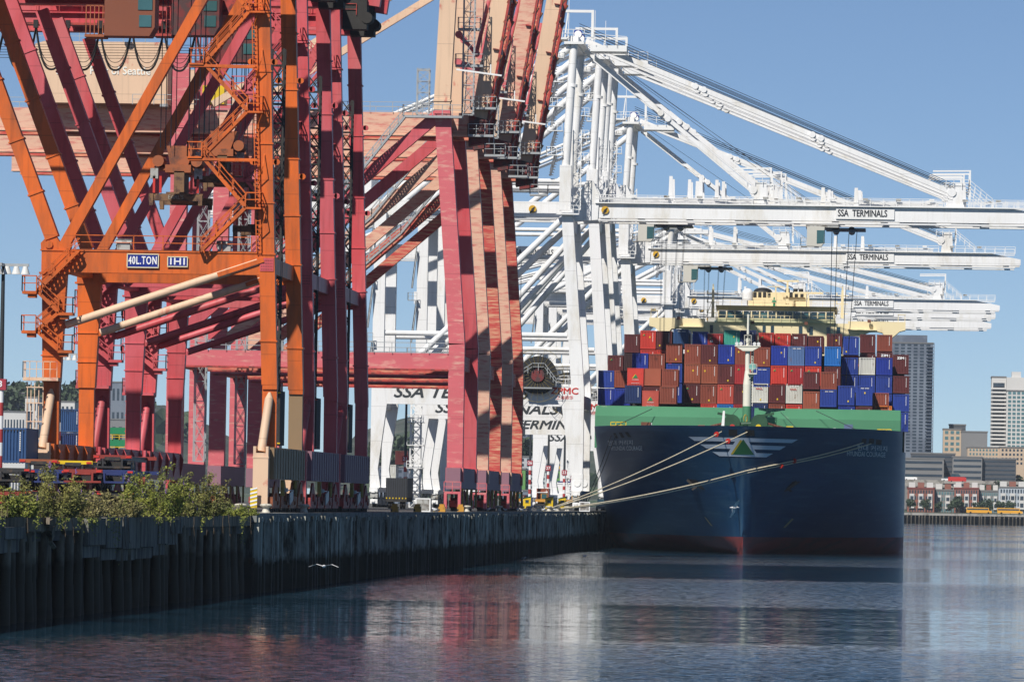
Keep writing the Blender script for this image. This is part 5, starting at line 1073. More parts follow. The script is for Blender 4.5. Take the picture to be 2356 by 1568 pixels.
# ------------------------------------------------------------------ shipping containers
CC = {'blue': (0.018, 0.05, 0.30), 'royal': (0.012, 0.035, 0.30), 'navy': (0.012, 0.03, 0.12), 'brown': (0.26, 0.062, 0.035), 'maroon': (0.115, 0.022, 0.022), 'dark': (0.045, 0.016, 0.017), 'red': (0.58, 0.045, 0.028), 'crimson': (0.38, 0.025, 0.028), 'white': (0.62, 0.62, 0.57), 'rust': (0.34, 0.09, 0.045), 'teal': (0.05, 0.36, 0.28), 'azure': (0.012, 0.15, 0.48), 'denim': (0.09, 0.17, 0.36), 'steel': (0.022, 0.07, 0.19), 'orange': (0.66, 0.17, 0.015), 'coral': (0.48, 0.075, 0.05)}
CN = {'blue': 'blue', 'royal': 'royal blue', 'navy': 'navy', 'brown': 'brown', 'maroon': 'maroon', 'dark': 'dark maroon', 'red': 'bright red', 'crimson': 'crimson', 'white': 'white', 'rust': 'rust-brown', 'teal': 'teal', 'azure': 'azure', 'denim': 'rust-specked denim blue', 'steel': 'steel blue', 'orange': 'orange', 'coral': 'coral red'}
def cmat(c):
    k = CC[c]; w = tuple(min(1, v*1.5+.03) for v in k); d = (0.20, 0.10, 0.05) if c in ('denim', 'white') else tuple(v*.45 for v in k)
    return paint('container_'+c, k, d, .26 if c == 'denim' else .12, .9, (1, 1, .5), .5, .14, soft=.05)
CW = 2.44; _cm = {}
def cmesh(h, L):
    if (h, L) in _cm: return _cm[(h, L)]
    m = MB(); w = CW/2
    for sx in (-1, 1):
        a, b = sorted((sx*w, sx*(w-.14)))
        for y in (0, L-.14): m.bx(a, b, y, y+.14, 0, h)
    m.bx(-w+.14, w-.14, .0, .12, 0, .16); m.bx(-w+.14, w-.14, .0, .12, h-.12, h); m.bx(-w+.02, w-.02, .14, L-.14, h-.06, h-.01); m.bx(-w+.02, w-.02, .14, L-.14, .02, .12)
    for sx in (-1, 1):
        xs = sx*(w-.03); m.add([(xs, .14, .1), (xs, L-.14, .1), (xs, L-.14, h-.06), (xs, .14, h-.06)], [(0, 1, 2, 3)])
    m.bx(-w+.02, w-.02, L-.14, L-.1, .1, h-.06)
    for sx in (-1, 1):
        for z in (0, h-.13): a, b = sorted((sx*(w+.012), sx*(w-.17))); m.bx(a, b, -.012, .18, z-.004, z+.134)
    body = m
    p = MB(); n = 9; W0 = CW-.28; st = W0/n
    for i in range(n):
        x = -W0/2+i*st; z0, z1 = .16, h-.12
        q = [(x, .03), (x+st*.62, .03), (x+st*.72, .13), (x+st*.9, .13), (x+st, .03)]
        for (xa, ya), (xb, yb) in zip(q, q[1:]): p.add([(xa, ya, z0), (xb, yb, z0), (xb, yb, z1), (xa, ya, z1)], [(0, 1, 2, 3)])
    s = MB()
    for i in range(n): x = -W0/2+(i+.81)*st; s.bx(x-.05, x+.05, -.004, .03, h-.24, h-.13)
    f = MB(); f.bx(-W0/2, W0/2, .02, .1, .16, h-.12)
    code = MB()
    for i in range(9): code.bx(.72, .80, .0, .028, h*.84-i*.16, h*.84-i*.16+.11)
    code2 = MB()
    for i in range(10):
        if i != 4: code2.bx(-.5+i*.125, -.42+i*.125, .0, .028, h*.86, h*.86+.13)
    def mk(b, nm):
        o = b.build(nm, WHITE2, None); me = o.data; bpy.data.objects.remove(o); return me
    _cm[(h, L)] = tuple(mk(b, nm) for b, nm in ((body, 'shipping_container'), (p, 'end_wall'), (s, 'vent_slot'), (f, 'end_wall'), (code, 'code_marking'), (code2, 'code_marking'))); return _cm[(h, L)]
TRI = {}
def tri_mesh(s):
    if s in TRI: return TRI[s]
    a = MB(); a.prism([(-.38*s, 0), (.42*s, 0), (.06*s, .62*s)], -.015, .03); b = MB(); b.prism([(-.52*s, 0), (-.4*s, 0), (.04*s, .62*s), (-.06*s, .62*s)], -.012, .03)
    r = []
    for q, mt in ((a, LETG), (b, YELLOW)):
        o = q.build('emblem', mt); r.append(o.data); bpy.data.objects.remove(o)
    TRI[s] = r; return r
CONT = []
def container(X, Y, ztop, h, L, c, marks=''):
    me = cmesh(h, L); mt = cmat(c)
    o = link('shipping_container', me[0], None, (X, Y, ztop-h), mt); CONT.append((o, c, X, ztop, marks, Y))
    link('end_wall', me[3] if 'F' in marks else me[1], o, (0, 0, 0), mt)
    if 'F' not in marks:
        stuff(link('vent_slot', me[2], o, (0, 0, 0), DARK))
        link('code_marking', me[5] if 'H' in marks else me[4], o, (0, 0, 0), LETW)
    if 'h' in marks:
        for k in tri_mesh(.45 if 'F' not in marks else .95): link('emblem', k, o, (-.62 if 'F' not in marks else 0, 0, h*.72 if 'F' not in marks else h*.42))
    if 'F' in marks and 'h' in marks: text('HYUNDAI', (0, -.01, h*.33), LETW, o, .22); text('www.hmm21.com', (0, -.01, h*.14), LETW, o, .17)
    if 'o' in marks: text('OOCL', (-.1, -.01, h*.72), LETR, o, .36, bold=.01)
    if 'z' in marks: text('ZIM', (0, -.01, h*.82), LETW, o, .5, width=1.3, bold=.03)
    if 't' in marks: text('tex', (-.55, -.01, h*.78), LETW, o, .5, bold=.02)
    if '4' in marks: text('45', (-.55, -.01, h*.58), LETW, o, .5, bold=.02)
    if 'y' in marks:
        m = MB(); m.bx(-.1, .1, -.01, .03, 0, .26); yo = m.build('placard', YELLOW, o); yo.location = (random.choice((-.7, .1, .3)), 0, random.choice((.35, .45, h*.6)))
    return o
def cpx(crop, Y, rows, L):
    """containers of one bay: left, right, top, bottom edges as seen, colour, marks"""
    ox, oy, k = {1: (2370, 1300, 4.3556), 2: (2800, 1300, 4.3556), 3: (3200, 1300, 3.7333)}[crop]
    for r in rows:
        x0, x1, y0, y1, c = r[:5]; mk = r[5] if len(r) > 5 else ''
        g = lambda x, y: at((ox+x/k)/1.73854, (oy+y/k)/1.73854, Y)
        a, b = g(x0, y0), g(x1, y0); hh = a.z-g(x0, y1).z; h = 2.9 if hh > 2.72 or 'T' in mk else 2.59
        X = (a.x+b.x)/2 if 'R' not in mk and 'L' not in mk else (b.x-CW/2 if 'R' in mk else a.x+CW/2)
        container(X, Y, (a.z+b.z)/2, h, L, c, mk)
cpx(1, 846, [(560, 855, 1050, 1355, 'navy'), (860, 1162, 1140, 1372, 'coral', 'Fh'), (1168, 1465, 1065, 1375, 'brown')], 6.06)
cpx(1, 853, [(600, 900, 748, 1005, 'red', 'Fh'), (905, 1195, 752, 1005, 'rust', 'F'), (1203, 1500, 765, 1062, 'brown'), (895, 1168, 1075, 1140, 'maroon', 'T'), (600, 885, 1020, 1050, 'coral', 'T')], 6.06)
cpx(1, 861, [(1600, 1893, 332, 660, 'brown', 'y'), (1598, 1888, 672, 1000, 'rust', 'y'), (1588, 1872, 1020, 1360, 'maroon', 'hy')], 12.19)
cpx(2, 861, [(22, 310, 338, 660, 'maroon', 'y'), (318, 605, 340, 668, 'royal', 'y'), (612, 900, 348, 672, 'brown', 'y'), (35, 300, 680, 1000, 'rust', 'y'), (312, 600, 685, 1010, 'maroon', 'y'), (604, 890, 690, 1015, 'crimson', 'h'), (5, 292, 1030, 1355, 'brown', 'y'), (300, 590, 1032, 1360, 'coral', 'h'), (594, 880, 1040, 1365, 'maroon', 'y'), (20, 285, 1372, 1400, 'red', 'T'), (300, 575, 1378, 1400, 'azure', 'T'), (590, 860, 1380, 1405, 'crimson', 'T')], 12.19)
cpx(2, 861, [(938, 1228, 385, 710, 'brown', 'y'), (1245, 1525, 360, 690, 'royal', 'y'), (1533, 1822, 368, 695, 'denim', 'H'), (930, 1222, 735, 1050, 'blue', 'H'), (1230, 1520, 705, 1020, 'red', 'h'), (1526, 1818, 710, 1025, 'crimson', 'h'), (903, 1187, 1015, 1355, 'white', 'oHy'), (1194, 1488, 1020, 1352, 'maroon', 'y'), (1494, 1786, 1025, 1365, 'white', 'oH'), (895, 1180, 1362, 1405, 'navy', 'T'), (1194, 1482, 1372, 1420, 'brown', 'T'), (1496, 1780, 1380, 1425, 'red', 'T')], 12.19)
cpx(3, 853, [(45, 295, 695, 955, 'maroon'), (302, 556, 697, 955, 'brown'), (45, 293, 988, 1222, 'rust'), (300, 550, 960, 1228, 'blue', 'H'), (570, 815, 903, 1195, 'blue', 'y'), (835, 1085, 908, 1205, 'blue', 'Hy'), (575, 812, 1210, 1245, 'royal', 'T'), (826, 1085, 1215, 1250, 'maroon', 'T')], 6.06)
cpx(3, 861, [(75, 325, 318, 600, 'blue', 'y'), (365, 612, 320, 606, 'azure'), (72, 320, 615, 690, 'red', 'hT'), (358, 610, 620, 895, 'maroon', 'y')], 12.19)
cpx(1, 876, [(1285, 1560, 320, 655, 'brown', 'y'), (1290, 1555, 672, 1010, 'blue', 'y'), (1285, 1548, 1020, 1360, 'blue')], 6.06)
cpx(1, 878, [(100, 378, 788, 1085, 'blue'), (384, 660, 790, 1085, 'brown'), (92, 372, 1098, 1370, 'royal'), (380, 655, 1100, 1370, 'royal')], 6.06)
cpx(1, 876, [(692, 972, 488, 800, 'royal'), (978, 1266, 498, 800, 'brown')], 12.19)
cpx(1, 905, [(262, 540, 523, 830, 'maroon', 'h'), (548, 828, 158, 485, 'maroon'), (545, 822, 490, 800, 'dark'), (832, 1106, 95, 415, 'red', 'hy'), (1110, 1392, 100, 415, 'maroon', 'y'), (836, 1100, 430, 500, 'red', 'hT'), (1112, 1380, 432, 500, 'red', 'hT'), (1402, 1684, 72, 390, 'steel', 'H'), (1742, 2012, 112, 420, 'blue', 'y')], 12.19)
cpx(2, 905, [(122, 402, 150, 460, 'crimson', 'h4'), (418, 696, 88, 400, 'teal', 'y'), (700, 980, 90, 400, 'navy'), (1022, 1295, 133, 450, 'red', 'h'), (1304, 1584, 142, 450, 'red', 'h'), (1592, 1872, 148, 460, 'maroon', 't'), (1878, 2160, 186, 480, 'maroon', 'y')], 12.19)
cpx(3, 905, [(395, 636, 130, 410, 'maroon', 'y'), (640, 882, 168, 445, 'blue', 'y'), (888, 1134, 138, 420, 'maroon'), (1142, 1386, 143, 395, 'brown')], 12.19)
cpx(3, 866, [(625, 866, 483, 742, 'blue'), (876, 1126, 483, 745, 'white'), (1138, 1382, 488, 745, 'royal'), (640, 880, 455, 520, 'crimson', 'T'), (890, 1130, 430, 500, 'maroon', 'T')][:3], 6.06)
cpx(3, 866, [(622, 864, 750, 1010, 'blue', 'y'), (876, 1120, 752, 1020, 'blue'), (1130, 1380, 758, 1022, 'blue'), (1385, 1640, 758, 1024, 'maroon'), (1124, 1380, 1028, 1290, 'blue'), (1388, 1632, 1032, 1292, 'blue')], 6.06)
cpx(3, 873, [(888, 1130, 428, 690, 'maroon'), (1142, 1384, 403, 670, 'maroon', 'z'), (1386, 1624, 442, 718, 'maroon', 'z'), (640, 880, 452, 720, 'crimson')], 6.06)
cpx(3, 859, [(1120, 1380, 1205, 1480, 'orange'), (1380, 1615, 1300, 1570, 'blue'), (1085, 1330, 1010, 1200, 'brown', 'L')], 6.06)
ORD = ['first', 'second', 'third', 'fourth', 'fifth', 'sixth', 'seventh', 'eighth', 'ninth', 'tenth', 'eleventh', 'twelfth', 'thirteenth', 'fourteenth', 'fifteenth', 'sixteenth', 'seventeenth', 'eighteenth', 'nineteenth', 'twentieth']
cols = {}
for o, c, X, zt_, mk, Y in CONT:        # columns as they line up from the camera
    sx = 2050+X*LENS_F/Y; cols.setdefault(max(0, min(19, int((sx-1374)/38.2))), []).append((-(zt_-EYE)/Y, o.name, o, c, mk))
for k, lst in cols.items():
    lst.sort(key=lambda t: (t[0], t[1]))
    for i, (_, _, o, c, mk) in enumerate(lst):
        extra = ' with red lettering' if 'o' in mk else ' with bold white lettering' if 'z' in mk else ' with small white word' if 't' in mk else ' marked 45' if '4' in mk else ' with flat end and emblem' if 'Fh' in mk else ''
        tag(o, f'{CN[c]} container{extra}, {ORD[i]} from top in {ORD[k]} column from left', 'container', 'containers stacked on the ship')
m = MB(); m.bx(SX-HB+.2, SX+HB-.2, 919, 920, 15, 31.2); m.build('gap_shade_panel', DARK, ship, loc=SL)  # dark panels added behind the stacks to darken the gaps between containers
m = MB(); m.bx(SX-HB+.1, SX-HB+8, 889.6, 890, 15, 26.6); m.build('gap_shade_panel', DARK, ship, loc=SL)
m = MB(); m.bx(SX+HB-10, SX+HB-.1, 890, 890.4, 15, 26.0); m.build('gap_shade_panel', DARK, ship, loc=SL)
# ------------------------------------------------------------------ mooring lines, bollards
def mooring(label, a, b, sag, r=.085, guards=(), mat=ROPE, via=()):
    t = thing('mooring_line', label, 'rope', b, 'mooring lines of the blue ship'); a = Vector(a)-Vector(b); m = MB(); pts = []
    n0 = 25-len(via)
    for v in via: pts.append(Vector(v)-Vector(b))
    if via: a = pts[-1]; pts = pts[:-1]; n0 += 1
    for i in range(n0):
        u = i/(n0-1); p = a*(1-u); pts.append(p+V(0, 0, -sag*4*u*(1-u)))
    m.path(pts, r, 6); m.build('rope', mat, t, True)
    for g in guards:
        k = g*24; p = pts[int(k)].lerp(pts[int(k)+1], k-int(k)); d = a.normalized(); m = MB()
        m.tube(p-d*.12, p+d*.12, .36, n=16); m.build('rat_guard', LETR, t)
    return t
def bow(x, y): p = at(x, y, 812); return (p.x, hullY(p.x-SX, p.z)-.1, p.z)
def bowo(x, y):
    Y = 812
    for k in range(4): p = at(x, y, Y); Y = hullY(p.x-SX, p.z)-.35
    return (p.x, Y, p.z)
MB1 = (WX-1.0, 757, 5.9); MB2 = (WX-1.0, 776, 5.9)
mooring('upper rope of the two running from the bow centre to the wharf', bow(1668, 996), MB1, .5, guards=(.03,))
mooring('lower rope of the two running from the bow centre to the wharf', bow(1726, 997), (MB1[0], MB1[1]+.3, 5.85), .6, guards=(.10,))
mooring('upper rope of the pair crossing the whole bow from its starboard side', bow(1986, 1018), MB2, .5, guards=(.19,), via=[bowo(x, y) for x, y in ((1986, 1018), (1955, 1028), (1920, 1038), (1885, 1047), (1850, 1055), (1810, 1063), (1765, 1072), (1718, 1082))])
mooring('lower rope of the pair crossing the whole bow from its starboard side', bow(2004, 1020), (MB2[0], MB2[1]+.3, 5.8), .6, guards=(.22,), via=[bowo(x, y) for x, y in ((2004, 1020), (1970, 1031), (1930, 1042), (1890, 1052), (1850, 1060), (1810, 1068), (1765, 1077), (1718, 1087))])
mooring('dark rope hanging steeply from the port bow fairlead nearest the wharf', bow(1404, 1001), (WX-1.0, 836, 5.8), .7, .06, mat=WIRE)
mooring('dark rope hanging steeply from the second port bow fairlead', bow(1416, 1000), (WX-1.0, 842, 5.8), .7, .06, mat=WIRE)
def bollard(x, y, label):
    b = thing('bollard', label, 'bollard', (x, y, DECK), 'mooring bollards along the wharf edge'); m = MB()
    prev = None
    for z, r in ((0, .36), (.1, .3), (.3, .23), (.42, .26), (.5, .42), (.58, .46), (.66, .4), (.7, .1)):
        if prev: m.tube((0, 0, prev[0]), (0, 0, z), prev[1], r, n=14, cap=False)
        prev = (z, r)
    m.build('post', paint('bollard_cream', (.62, .58, .48), (.3, .26, .2), .3, 4), b, True); m = MB(); m.tube((0, 0, -.02), (0, 0, .06), .5, n=14); m.build('base_plate', CONC, b)
for x, y, l in ((WX-1.2, 398.5, 'pale bollard left of the striped board at the orange crane foot'), (WX-1.0, 413, 'pale bollard right of the striped board at the orange crane foot'), (WX-1.0, 440, 'shaded bollard in front of the red crane bogies'), (MB1[0], MB1[1], 'bollard taking the two ropes from the bow centre'), (MB2[0], MB2[1], 'bollard taking the ropes that cross the bow'), (WX-1, 700, 'bollard with gulls left of the yellow booths'), (WX-1, 716, 'bollard in front of the middle yellow booth'), (WX-1, 735, 'bollard between the yellow booths'), (WX-1, 800, 'bollard beside the parked pickup'), (WX-1, 660, 'bollard in front of the faded red bogies'), (WX-1, 610, 'bollard under the first faded red crane')): bollard(x, y, l)
BLK = paint('amber_block', (.55, .27, .03), (.3, .15, .03), .4, 2)
for i, (y, l) in enumerate(((520, 'first amber timber block on the wharf edge from the red legs'), (545, 'second amber timber block on the wharf edge'), (575, 'third amber timber block on the wharf edge'), (600, 'amber timber block beside the faded red crane foot'))):
    t = thing('kerb_block', l, 'block', (WX-.9, y, DECK), 'amber blocks on the wharf edge'); m = MB(); m.bx(-.35, .35, -.4, .4, 0, .55); m.bx(-.25, .25, -.3, .3, .55, .8); m.build('block', BLK, t); m = MB(); m.bx(-.36, -.2, -.42, .42, .1, .3); m.build('strap', DARK, t)
def frame_box(x, Y, label):
    p = at(x, 1170, Y); t = thing('barrier_panel', label, 'panel', (p.x, Y, DECK)); m = MB()
    for a in ((-.75, .75, 0, .12), (-.75, .75, 1.25, 1.37), (-.75, -.63, .12, 1.25), (.63, .75, .12, 1.25)): m.bx(a[0], a[1], -.05, .05, a[2], a[3])
    m.build('frame', LETW, t); m = MB(); m.bx(-.63, .63, -.02, .02, .12, 1.25); m.build('panel', GREYW, t); m = MB(); m.bx(-.6, .6, .05, .8, 0, .12); m.build('foot', DARK, t)
frame_box(973, 560, 'white-framed grey panel standing near the first white crane'); frame_box(1345, 800, 'white-framed grey panel below the nearest white crane leg')

# ------------------------------------------------------------------ shrubs, ivy and weeds on the old wharf
LEAF1 = leafmat('shrub_leaves', (0.10, 0.115, 0.03), (0.27, 0.25, 0.06)); LEAF2 = leafmat('shrub_leaves_fresh', (0.11, 0.15, 0.025), (0.30, 0.31, 0.05)); LEAF3 = leafmat('shrub_leaves_dry', (0.16, 0.15, 0.055), (0.30, 0.26, 0.10))
TWIG = paint('twig', (0.10, 0.075, 0.05), rough=.9); FLOW = paint('lilac_flower', (0.20, 0.11, 0.30), rough=.8)
def shrub(X, Y, h, w, mat, n, label, flowers=0, d=None):
    t = thing('shrub', label, 'shrub', (X, Y, DECK-.1), 'shrubs on the old wharf'); m = MB(); lf = MB(); fl = MB()
    n = int(n*.8); nst = int(12+w*5)
    for i in range(nst):
        b = V(random.uniform(-.4, .4)*w, random.uniform(-.4, .4)*(d or w), 0)
        lean = V(b.x*.55/w*h+random.gauss(0, .12)*h, random.gauss(0, .15)*h, 0); hh = h*random.uniform(.35, 1.12)*(1-.6*(abs(b.x)/(w*.5))**2)
        p0 = b
        for k in range(4):
            p1 = b+lean*((k+1)/4)**1.3+V(random.gauss(0, .04), random.gauss(0, .04), hh*(k+1)/4); m.tube(p0, p1, .028-.005*k, .023-.005*k, n=4, cap=False)
            for s in range(3):
                q = p0.lerp(p1, random.random()); e = q+V(random.gauss(0, .22), random.gauss(0, .22), random.uniform(.05, .35))*h*.35; m.tube(q, e, .012, .006, n=3, cap=False)
                cnt = int(n/(nst*12)*random.uniform(.5, 1.5))+1
                for z in range(cnt):
                    c = q.lerp(e, random.uniform(.2, 1.1))+V(random.gauss(0, .09), random.gauss(0, .09), random.gauss(0, .08))*h*.5
                    u = V(random.gauss(0, 1), random.gauss(0, 1), random.gauss(0, .7)).normalized(); ww = u.orthogonal().normalized(); ww = ww*math.cos(z*2.1)+u.cross(ww)*math.sin(z*2.1); sz = random.uniform(.08, .19)
                    if c.z < .02: c.z = abs(c.z)+.02
                    lf.add([c-u*sz*.5, c+ww*sz*.24, c+u*sz*.5, c-ww*sz*.24], [(0, 1, 2, 3)])
            p0 = p1
        if random.random() < flowers:
            for k in range(6): c = p0+V(random.gauss(0, .03), random.gauss(0, .03), k*.05-.05); fl.tube(c, c+V(0, 0, .06), .05-.006*k, .04-.006*k, n=5)
    stuff(m.build('stems', TWIG, t)); lf.build('foliage', mat, t)
    if fl.v: stuff(fl.build('flower_spikes', FLOW, t))
    return t
def shx(x, Y): return at(x, 1150, Y).x
for x, Y, h, w, mat, n, fl, l in ((20, 288, 1.3, 2.6, LEAF2, 5200, 0, 'low fresh green shrub at the photo edge'), (105, 296, 2.5, 3.2, LEAF1, 8200, .3, 'tall airy shrub with lilac spikes in front of the trailer wheels'), (165, 302, 1.5, 3.4, LEAF3, 5600, .1, 'low dry shrub between the two tall ones'), (250, 318, 1.25, 3.4, LEAF3, 5600, .2, 'low straggly dry shrub left of the densest shrub'), (345, 335, 2.75, 3.6, LEAF2, 10500, .35, 'densest bright green shrub in the row'), (408, 342, 1.5, 2.4, LEAF1, 4200, .2, 'small shrub between the two green domes'), (455, 352, 2.55, 2.7, LEAF1, 8500, .05, 'rounded twiggy shrub nearest the orange crane foot'), (520, 372, .8, 3.2, LEAF2, 3400, 0, 'low creeping shrub beside the bollard'), (560, 386, .5, 2.0, LEAF2, 1800, 0, 'last low weed clump before the striped board')):
    shrub(shx(x, Y)+.2, Y, h, w, mat, n, l, fl)
m = MB(); cl = [(random.uniform(262, 396), random.uniform(.3, 2.6), random.uniform(.6, 3.2), random.random()) for k in range(46)]
for i in range(5600):          # ground cover and ivy, in clumps, some spilling over the broken edge
    cy, cz, sp, hang = random.choice(cl); y = cy+random.gauss(0, sp*.6); x = WX-abs(random.gauss(0, 1.4)); z = DECK+abs(random.gauss(0, .17))
    if hang > .45 and random.random() < .5: x = WX+random.uniform(.03, .2); y = cy+random.gauss(0, .7); z = 5.55-abs(random.gauss(0, .45))*cz*(.5 if hang < .7 else 1)
    if y < 258 or y > 398: continue
    c = V(x, y, z); u = V(random.gauss(0, 1), random.gauss(0, 1), random.gauss(0, 1)).normalized(); w = u.orthogonal().normalized(); sz = random.uniform(.06, .17)
    m.add([c-u*sz*.5, c+w*sz*.3, c+u*sz*.5, c-w*sz*.3], [(0, 1, 2, 3)])
stuff(tag(m.build('ivy', LEAF2), 'ivy and weeds trailing over the old wharf edge', 'ivy'))
m = MB()
for i in range(1500):
    y = random.uniform(262, 396); x = WX-random.uniform(0, 3); b = V(x, y, DECK-.05); e = b+V(random.gauss(0, .2), random.gauss(0, .2), random.uniform(.2, .7)); m.beam(b, e, .025, .02, .006, .006)
stuff(tag(m.build('dry_grass', leafmat('dry_grass_blades', (.16, .14, .06), (.24, .2, .09))), 'dry grass stalks between the shrubs', 'grass'))
for i in range(16):
    y = random.uniform(350, 396) if i < 9 else random.uniform(265, 330); m = MB(); p = V(WX+.08, y, 5.5)
    pts = [p]
    for k in range(5): pts.append(pts[-1]+V(random.uniform(-.02, .06), random.gauss(0, .25), -random.uniform(.15, .5)))
    m.path(pts, .02, 4); m.build('hanging_stem', TWIG, oldw)

# ------------------------------------------------------------------ container trailers (chassis) stacked behind the shrubs
def chassis(X, Y, z, mat, label, bar=None):
    t = thing('trailer_chassis', label, 'trailer', (X, Y, z), 'stacked container trailer chassis'); m = MB()
    for s in (-1, 1): m.bx(s*.5-.07, s*.5+.07, 0, 12, .95, 1.25); m.bx(s*.5-.12, s*.5+.12, 0, 12, 1.22, 1.27)
    for y in (0, 1.5, 3, 5, 7, 9, 11.8): m.bx(-.5, .5, y-.07, y+.07, 1.0, 1.2)
    m.build('frame', mat, t); m = MB()
    for y in (-.05, 11.9): m.bx(-1.22, 1.22, y, y+.2, 1.1, 1.32)
    each(m, 'bolster', bar or mat, t); m = MB(); m.bx(-1.15, 1.15, -.15, -.05, .5, .62)
    for s in (-.6, .6): m.bx(s-.06, s+.06, -.12, -.02, .6, 1.1)
    m.build('rear_bumper', mat, t); m = MB()
    for s in (-1, 1): m.bx(s*1.0-.16, s*1.0+.16, -.1, -.04, 1.14, 1.26)
    m.build('tail_light', LETR, t)
    for y in () if bar is not None and bar is not TRR else (1.1, 2.4):
        m = MB(); m.tube((-1.0, y, .5), (1.0, y, .5), .07, n=8); m.bx(-.9, .9, y-.1, y+.1, .62, .9); m.build('axle', DARK, t)
        for s in (-1, 1):
            for k in (.62, .95):
                m = MB(); a = s*k; prev = None
                for dx, rr in ((-.14, .38), (-.12, .49), (0, .51), (.12, .49), (.14, .38)):
                    if prev: m.tube((a+prev[0], y, .5), (a+dx, y, .5), prev[1], rr, n=18, cap=False)
                    prev = (dx, rr)
                m.tube((a-.13, y, .5), (a+.13, y, .5), .3, n=12); m.build('tyre', BLACK, t, True)
    return t
TRB = paint('chassis_blue', (.015, .03, .14), vary=.2, scale=2); TRR = paint('chassis_red', (.26, .03, .02), vary=.2, scale=2); TRK = paint('chassis_black', (.025, .025, .027), (.08, .05, .03), .3, 2)
def cx_(x): return at(x, 1110, 346).x
for x, Y, z, mt, bar, l in ((190, 346, DECK+1.35, TRR, None, 'red trailer chassis with big tyres above the shrubs, middle stack'), (252, 348, DECK+1.35, TRB, None, 'blue trailer chassis at the right end of the stacked trailers'), (30, 345, DECK+1.35, TRK, None, 'black trailer chassis at the left photo edge'), (108, 346.5, DECK+1.3, TRB, None, 'blue trailer chassis mostly hidden behind the tall airy shrub'), (190, 346.5, DECK, TRK, None, 'black trailer chassis at the bottom of the middle stack'), (252, 348.5, DECK, TRK, None, 'black trailer chassis at the bottom of the right stack'), (30, 345.5, DECK, TRR, None, 'red trailer chassis at the bottom of the left stack'), (135, 352, DECK+1.9, TRK, YELLOW, 'trailer chassis with a yellow end bar on top of the stack'), (222, 353, DECK+2.3, TRK, TRR, 'trailer chassis with red end bar raised highest in the stacks'), (60, 351, DECK+1.95, TRK, ORM, 'rusty trailer chassis on top of the left stack')):
    chassis(cx_(x), Y, z, mt, l, bar)
# ------------------------------------------------------------------ light poles
def light_pole(x, Y, ytop, num, label, lamps=True, r=.28, ynum=None, yb=None):
    p = at(x, ytop, Y); H = p.z-DECK; t = thing('light_pole', label, 'light pole', (p.x, Y, DECK), 'tall yard light poles'); m = MB()
    zs = (at(x, ynum, Y).z-DECK) if ynum else 9.0
    m.tube((0, 0, zs), (0, 0, H), r*.9, r*.6, n=12); m.build('pole', paint('pole_dark', (.03, .035, .04)), t, True)
    nb = 9
    for i in range(nb):
        m = MB(); m.tube((0, 0, zs*i/nb), (0, 0, zs*(i+1)/nb), r*1.05, n=14); m.build('painted_band', LETW if i % 2 == 0 else paint('band_red', (.42, .05, .05)), t, True)
    if num:
        m = MB(); m.bx(-r*1.9, r*1.9, -r*1.4, r*1.4, zs-.05, zs+r*3.6); s = m.build('number_plate', paint('plate_red', (.35, .03, .05)), t); text(num, (0, -r*1.45, zs+r*1.75), LETW, s, r*3.0, bold=.015)
    if lamps:
        m = MB(); m.bx(-1.8, 1.8, -.1, .1, H-.2, H); m.bx(-.1, .1, -1.4, 1.4, H-.2, H); m.build('lamp_frame', STEEL, t)
        for i in range(6):
            dx = -1.6+i*.64; m = MB(); m.tube((dx, -.3, H-.75), (dx, -.3, H-.2), .32, .16, n=12); m.build('lamp', paint('lamp_white', (.7, .7, .68)), t, True)
    return t
light_pole(8, 395, 606, '3', 'tall dark light pole with lamp cluster at the left photo edge', r=.2, ynum=895)
light_pole(936, 980, 880, '21', 'light pole numbered 21 seen through the nearest portal', False, ynum=1062)
light_pole(1222, 1150, 940, '26', 'light pole numbered 26 left of the tan apartment tower', False, ynum=1070)
light_pole(1264, 1160, 940, '27', 'light pole numbered 27 in front of the tan apartment tower', False, ynum=1082)
light_pole(1301, 1170, 940, '23', 'light pole numbered 23 beside the white lattice mast', False, ynum=1092)
light_pole(140, 620, 812, None, 'distant light pole with lamps between the orange legs', r=.16)
def mast(x, Y, yt, label, w=1.6):
    p = at(x, yt, Y); t = thing('lattice_mast', label, 'mast', (p.x, Y, DECK), 'white lattice masts'); m = MB(); H = p.z-DECK; lattice(m, 0, 0, 0, H, w, .12, 1.6); m.build('frame', WHITE2, t); m = MB()
    for k in range(4): z = H*(k+.7)/4.5; m.bx(-w*.8, w*.8, -w*.8, w*.8, z, z+.12); m.rail([(-w*.8, -w*.8, z+.1), (w*.8, -w*.8, z+.1)], 1.1, .8, .08)
    m.build('platform', WHITE2, t)
mast(958, 900, 930, 'white lattice stair mast right of pole 21'); mast(1318, 1180, 985, 'white lattice mast right of pole 23', 2.0)
